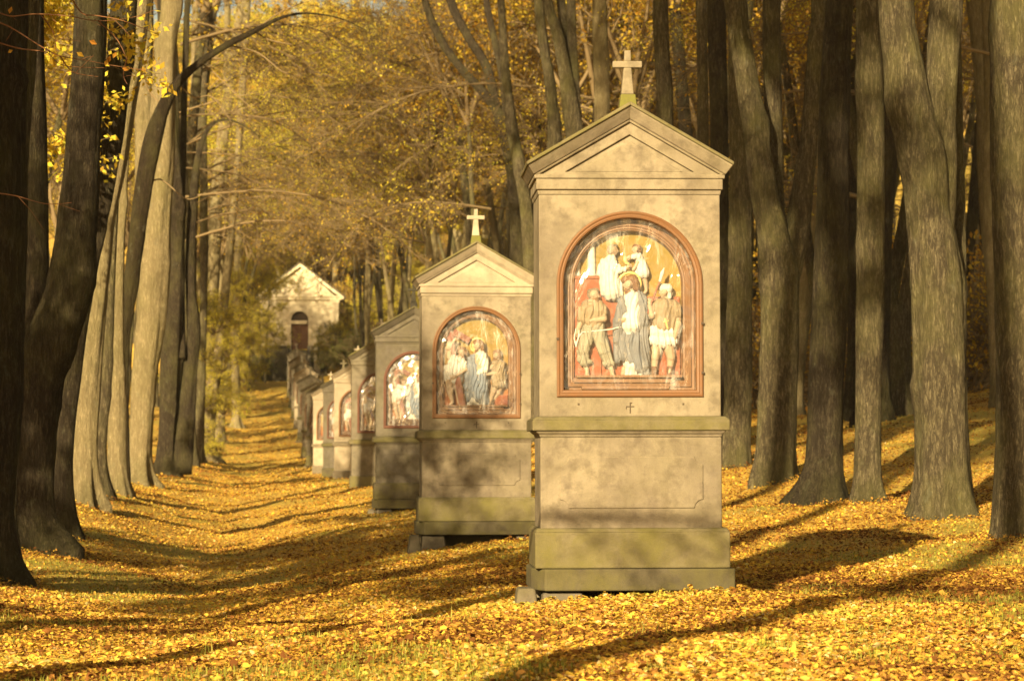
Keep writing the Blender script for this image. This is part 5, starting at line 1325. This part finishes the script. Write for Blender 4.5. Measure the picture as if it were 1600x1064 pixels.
# ------------------------------------------------------------------ fallen leaves, banked against trunks and shrines
def build_litter(n=900000):
    r = RNG.random(n)
    y0, y1, p = 9.6, 185.0, -0.5
    Y = (y0**p + r * (y1**p - y0**p)) ** (1 / p)
    X = (RNG.random(n) * 2 - 1) * (.215 * Y + .6)
    keep = RNG.random(n) < 1.0 - .8 * green_np(X, Y)
    X, Y = X[keep], Y[keep]
    hx, hy, hz_ = [], [], []
    for (fx, fy, fr) in FEET:
        if fy > 60: continue
        k = int(900 * min(1, (26 / fy)**1.5)); a_ = RNG.random(k) * 2 * np.pi; rr = fr * 1.35 + np.abs(RNG.normal(0, .22, k))
        hx.append(fx + np.cos(a_) * rr); hy.append(fy + np.sin(a_) * rr); hz_.append(.07 * np.exp(-((rr - fr) / .25)**2) * RNG.random(k))
    for (sx, sy, k) in ((.77, 17.3, 2600), (-.37, 28.8, 1500)):
        q = RNG.random(k); e = np.abs(RNG.normal(0, .10, k))
        hx.append(sx - .62 + 1.30 * q); hy.append(sy - .09 - e); hz_.append(.045 * np.exp(-(e / .10)**2) * RNG.random(k) * (.3 + .7 * np.sin(q * 23)**2))
        hx.append(sx + .68 + e[:k//3]); hy.append(sy + .75 * q[:k//3]); hz_.append(.05 * np.exp(-(e[:k//3] / .10)**2) * RNG.random(k//3))
    dz = np.concatenate([np.zeros(len(X))] + hz_); X = np.concatenate([X] + hx); Y = np.concatenate([Y] + hy); n = len(X)
    Z = ground_np(X, Y) + dz
    s = (0.0058 + 0.0092 * RNG.random(n)**1.8 + .007 * (RNG.random(n) > .93) + .009 * (RNG.random(n) > .985)) * np.interp(Y, [9, 20, 40, 120, 185], [1.0, 1.0, 1.2, 3.2, 4.2])
    base = np.array([[0,-1,0],[-.72,-.45,.22],[-.62,.42,.26],[0,1.15,0.05],[.62,.42,.26],[.72,-.45,.22]])
    P = np.repeat(base[None], n, 0)
    P[:, :, 0] *= (0.75 + .5 * RNG.random((n, 1)))
    P[:, :, 2] *= (RNG.random((n, 1)) * 4.6 - 1.3)
    P[:, :, 2] += (RNG.random((n, 1)) - .4) * .9 * P[:, :, 1]**2
    P[:, 1:, :2] += (RNG.random((n, 5, 2)) - .5) * .38
    P *= s[:, None, None]
    a = RNG.random(n) * 2 * np.pi
    tilt = np.abs(RNG.normal(0, .55, n)); ta = RNG.random(n) * 2 * np.pi
    ca, sa = np.cos(a)[:, None], np.sin(a)[:, None]
    x, y, z = P[..., 0] * ca - P[..., 1] * sa, P[..., 0] * sa + P[..., 1] * ca, P[..., 2]
    # tilt about a horizontal axis
    kx, ky = np.cos(ta)[:, None], np.sin(ta)[:, None]
    along = x * (-ky) + y * kx
    st, ct = np.sin(tilt)[:, None], np.cos(tilt)[:, None]
    na, nz = along * ct - z * st, along * st + z * ct
    x = x + (na - along) * (-ky); y = y + (na - along) * kx
    V = np.stack([x + X[:, None], y + Y[:, None], nz + Z[:, None] + (s * (.25 + .5 * RNG.random(n)))[:, None]], -1)
    idx = (np.arange(n) * 6)[:, None]
    f = np.concatenate([idx + np.array([[0, 3, 2, 1]]), idx + np.array([[0, 5, 4, 3]])], 1).reshape(-1)
    drift = np.sin(X * 1.1 + 2 + np.sin(Y * 1.7)) * np.sin(Y * .8 + .5 * np.sin(X * 2.3)) + .6 * np.sin(X * 3.7 + Y * 2.1) * np.sin(Y * 3.1 - X)
    tone = np.repeat(np.clip(RNG.beta(1.0, 1.0, n) + .26 * drift - .16 * ((X + .0935 * Y) > 3.6) - .08 * ((X + .0935 * Y) < .8), 0, 1), 6)
    me = np_mesh("fallen_leaves", V.reshape(-1, 3), f, 4, M['litter'], False, ("tone", tone))
    o = bpy.data.objects.new("fallen_leaves", me); COL.objects.link(o)
    tag(o, "yellow and brown fallen leaves strewn over the grass", "fallen leaves", kind="stuff")
build_litter()

# ------------------------------------------------------------------ the hazy autumn air
hz = MB(); hz.box(-420, 420, -220, 760, -8, 118)
hv = bpy.data.materials.new("haze"); hv.use_nodes = True
hn = hv.node_tree.nodes; hn.clear()
ho = hn.new("ShaderNodeOutputMaterial"); pv = hn.new("ShaderNodeVolumePrincipled")
pv.inputs["Color"].default_value = (0.97, 0.90, 0.74, 1); pv.inputs["Density"].default_value = 0.0002; pv.inputs["Anisotropy"].default_value = 0.2
hv.node_tree.links.new(pv.outputs[0], ho.inputs["Volume"])
tag(hz.build("haze", hv), "thin golden haze hanging in the avenue", "haze", kind="stuff")
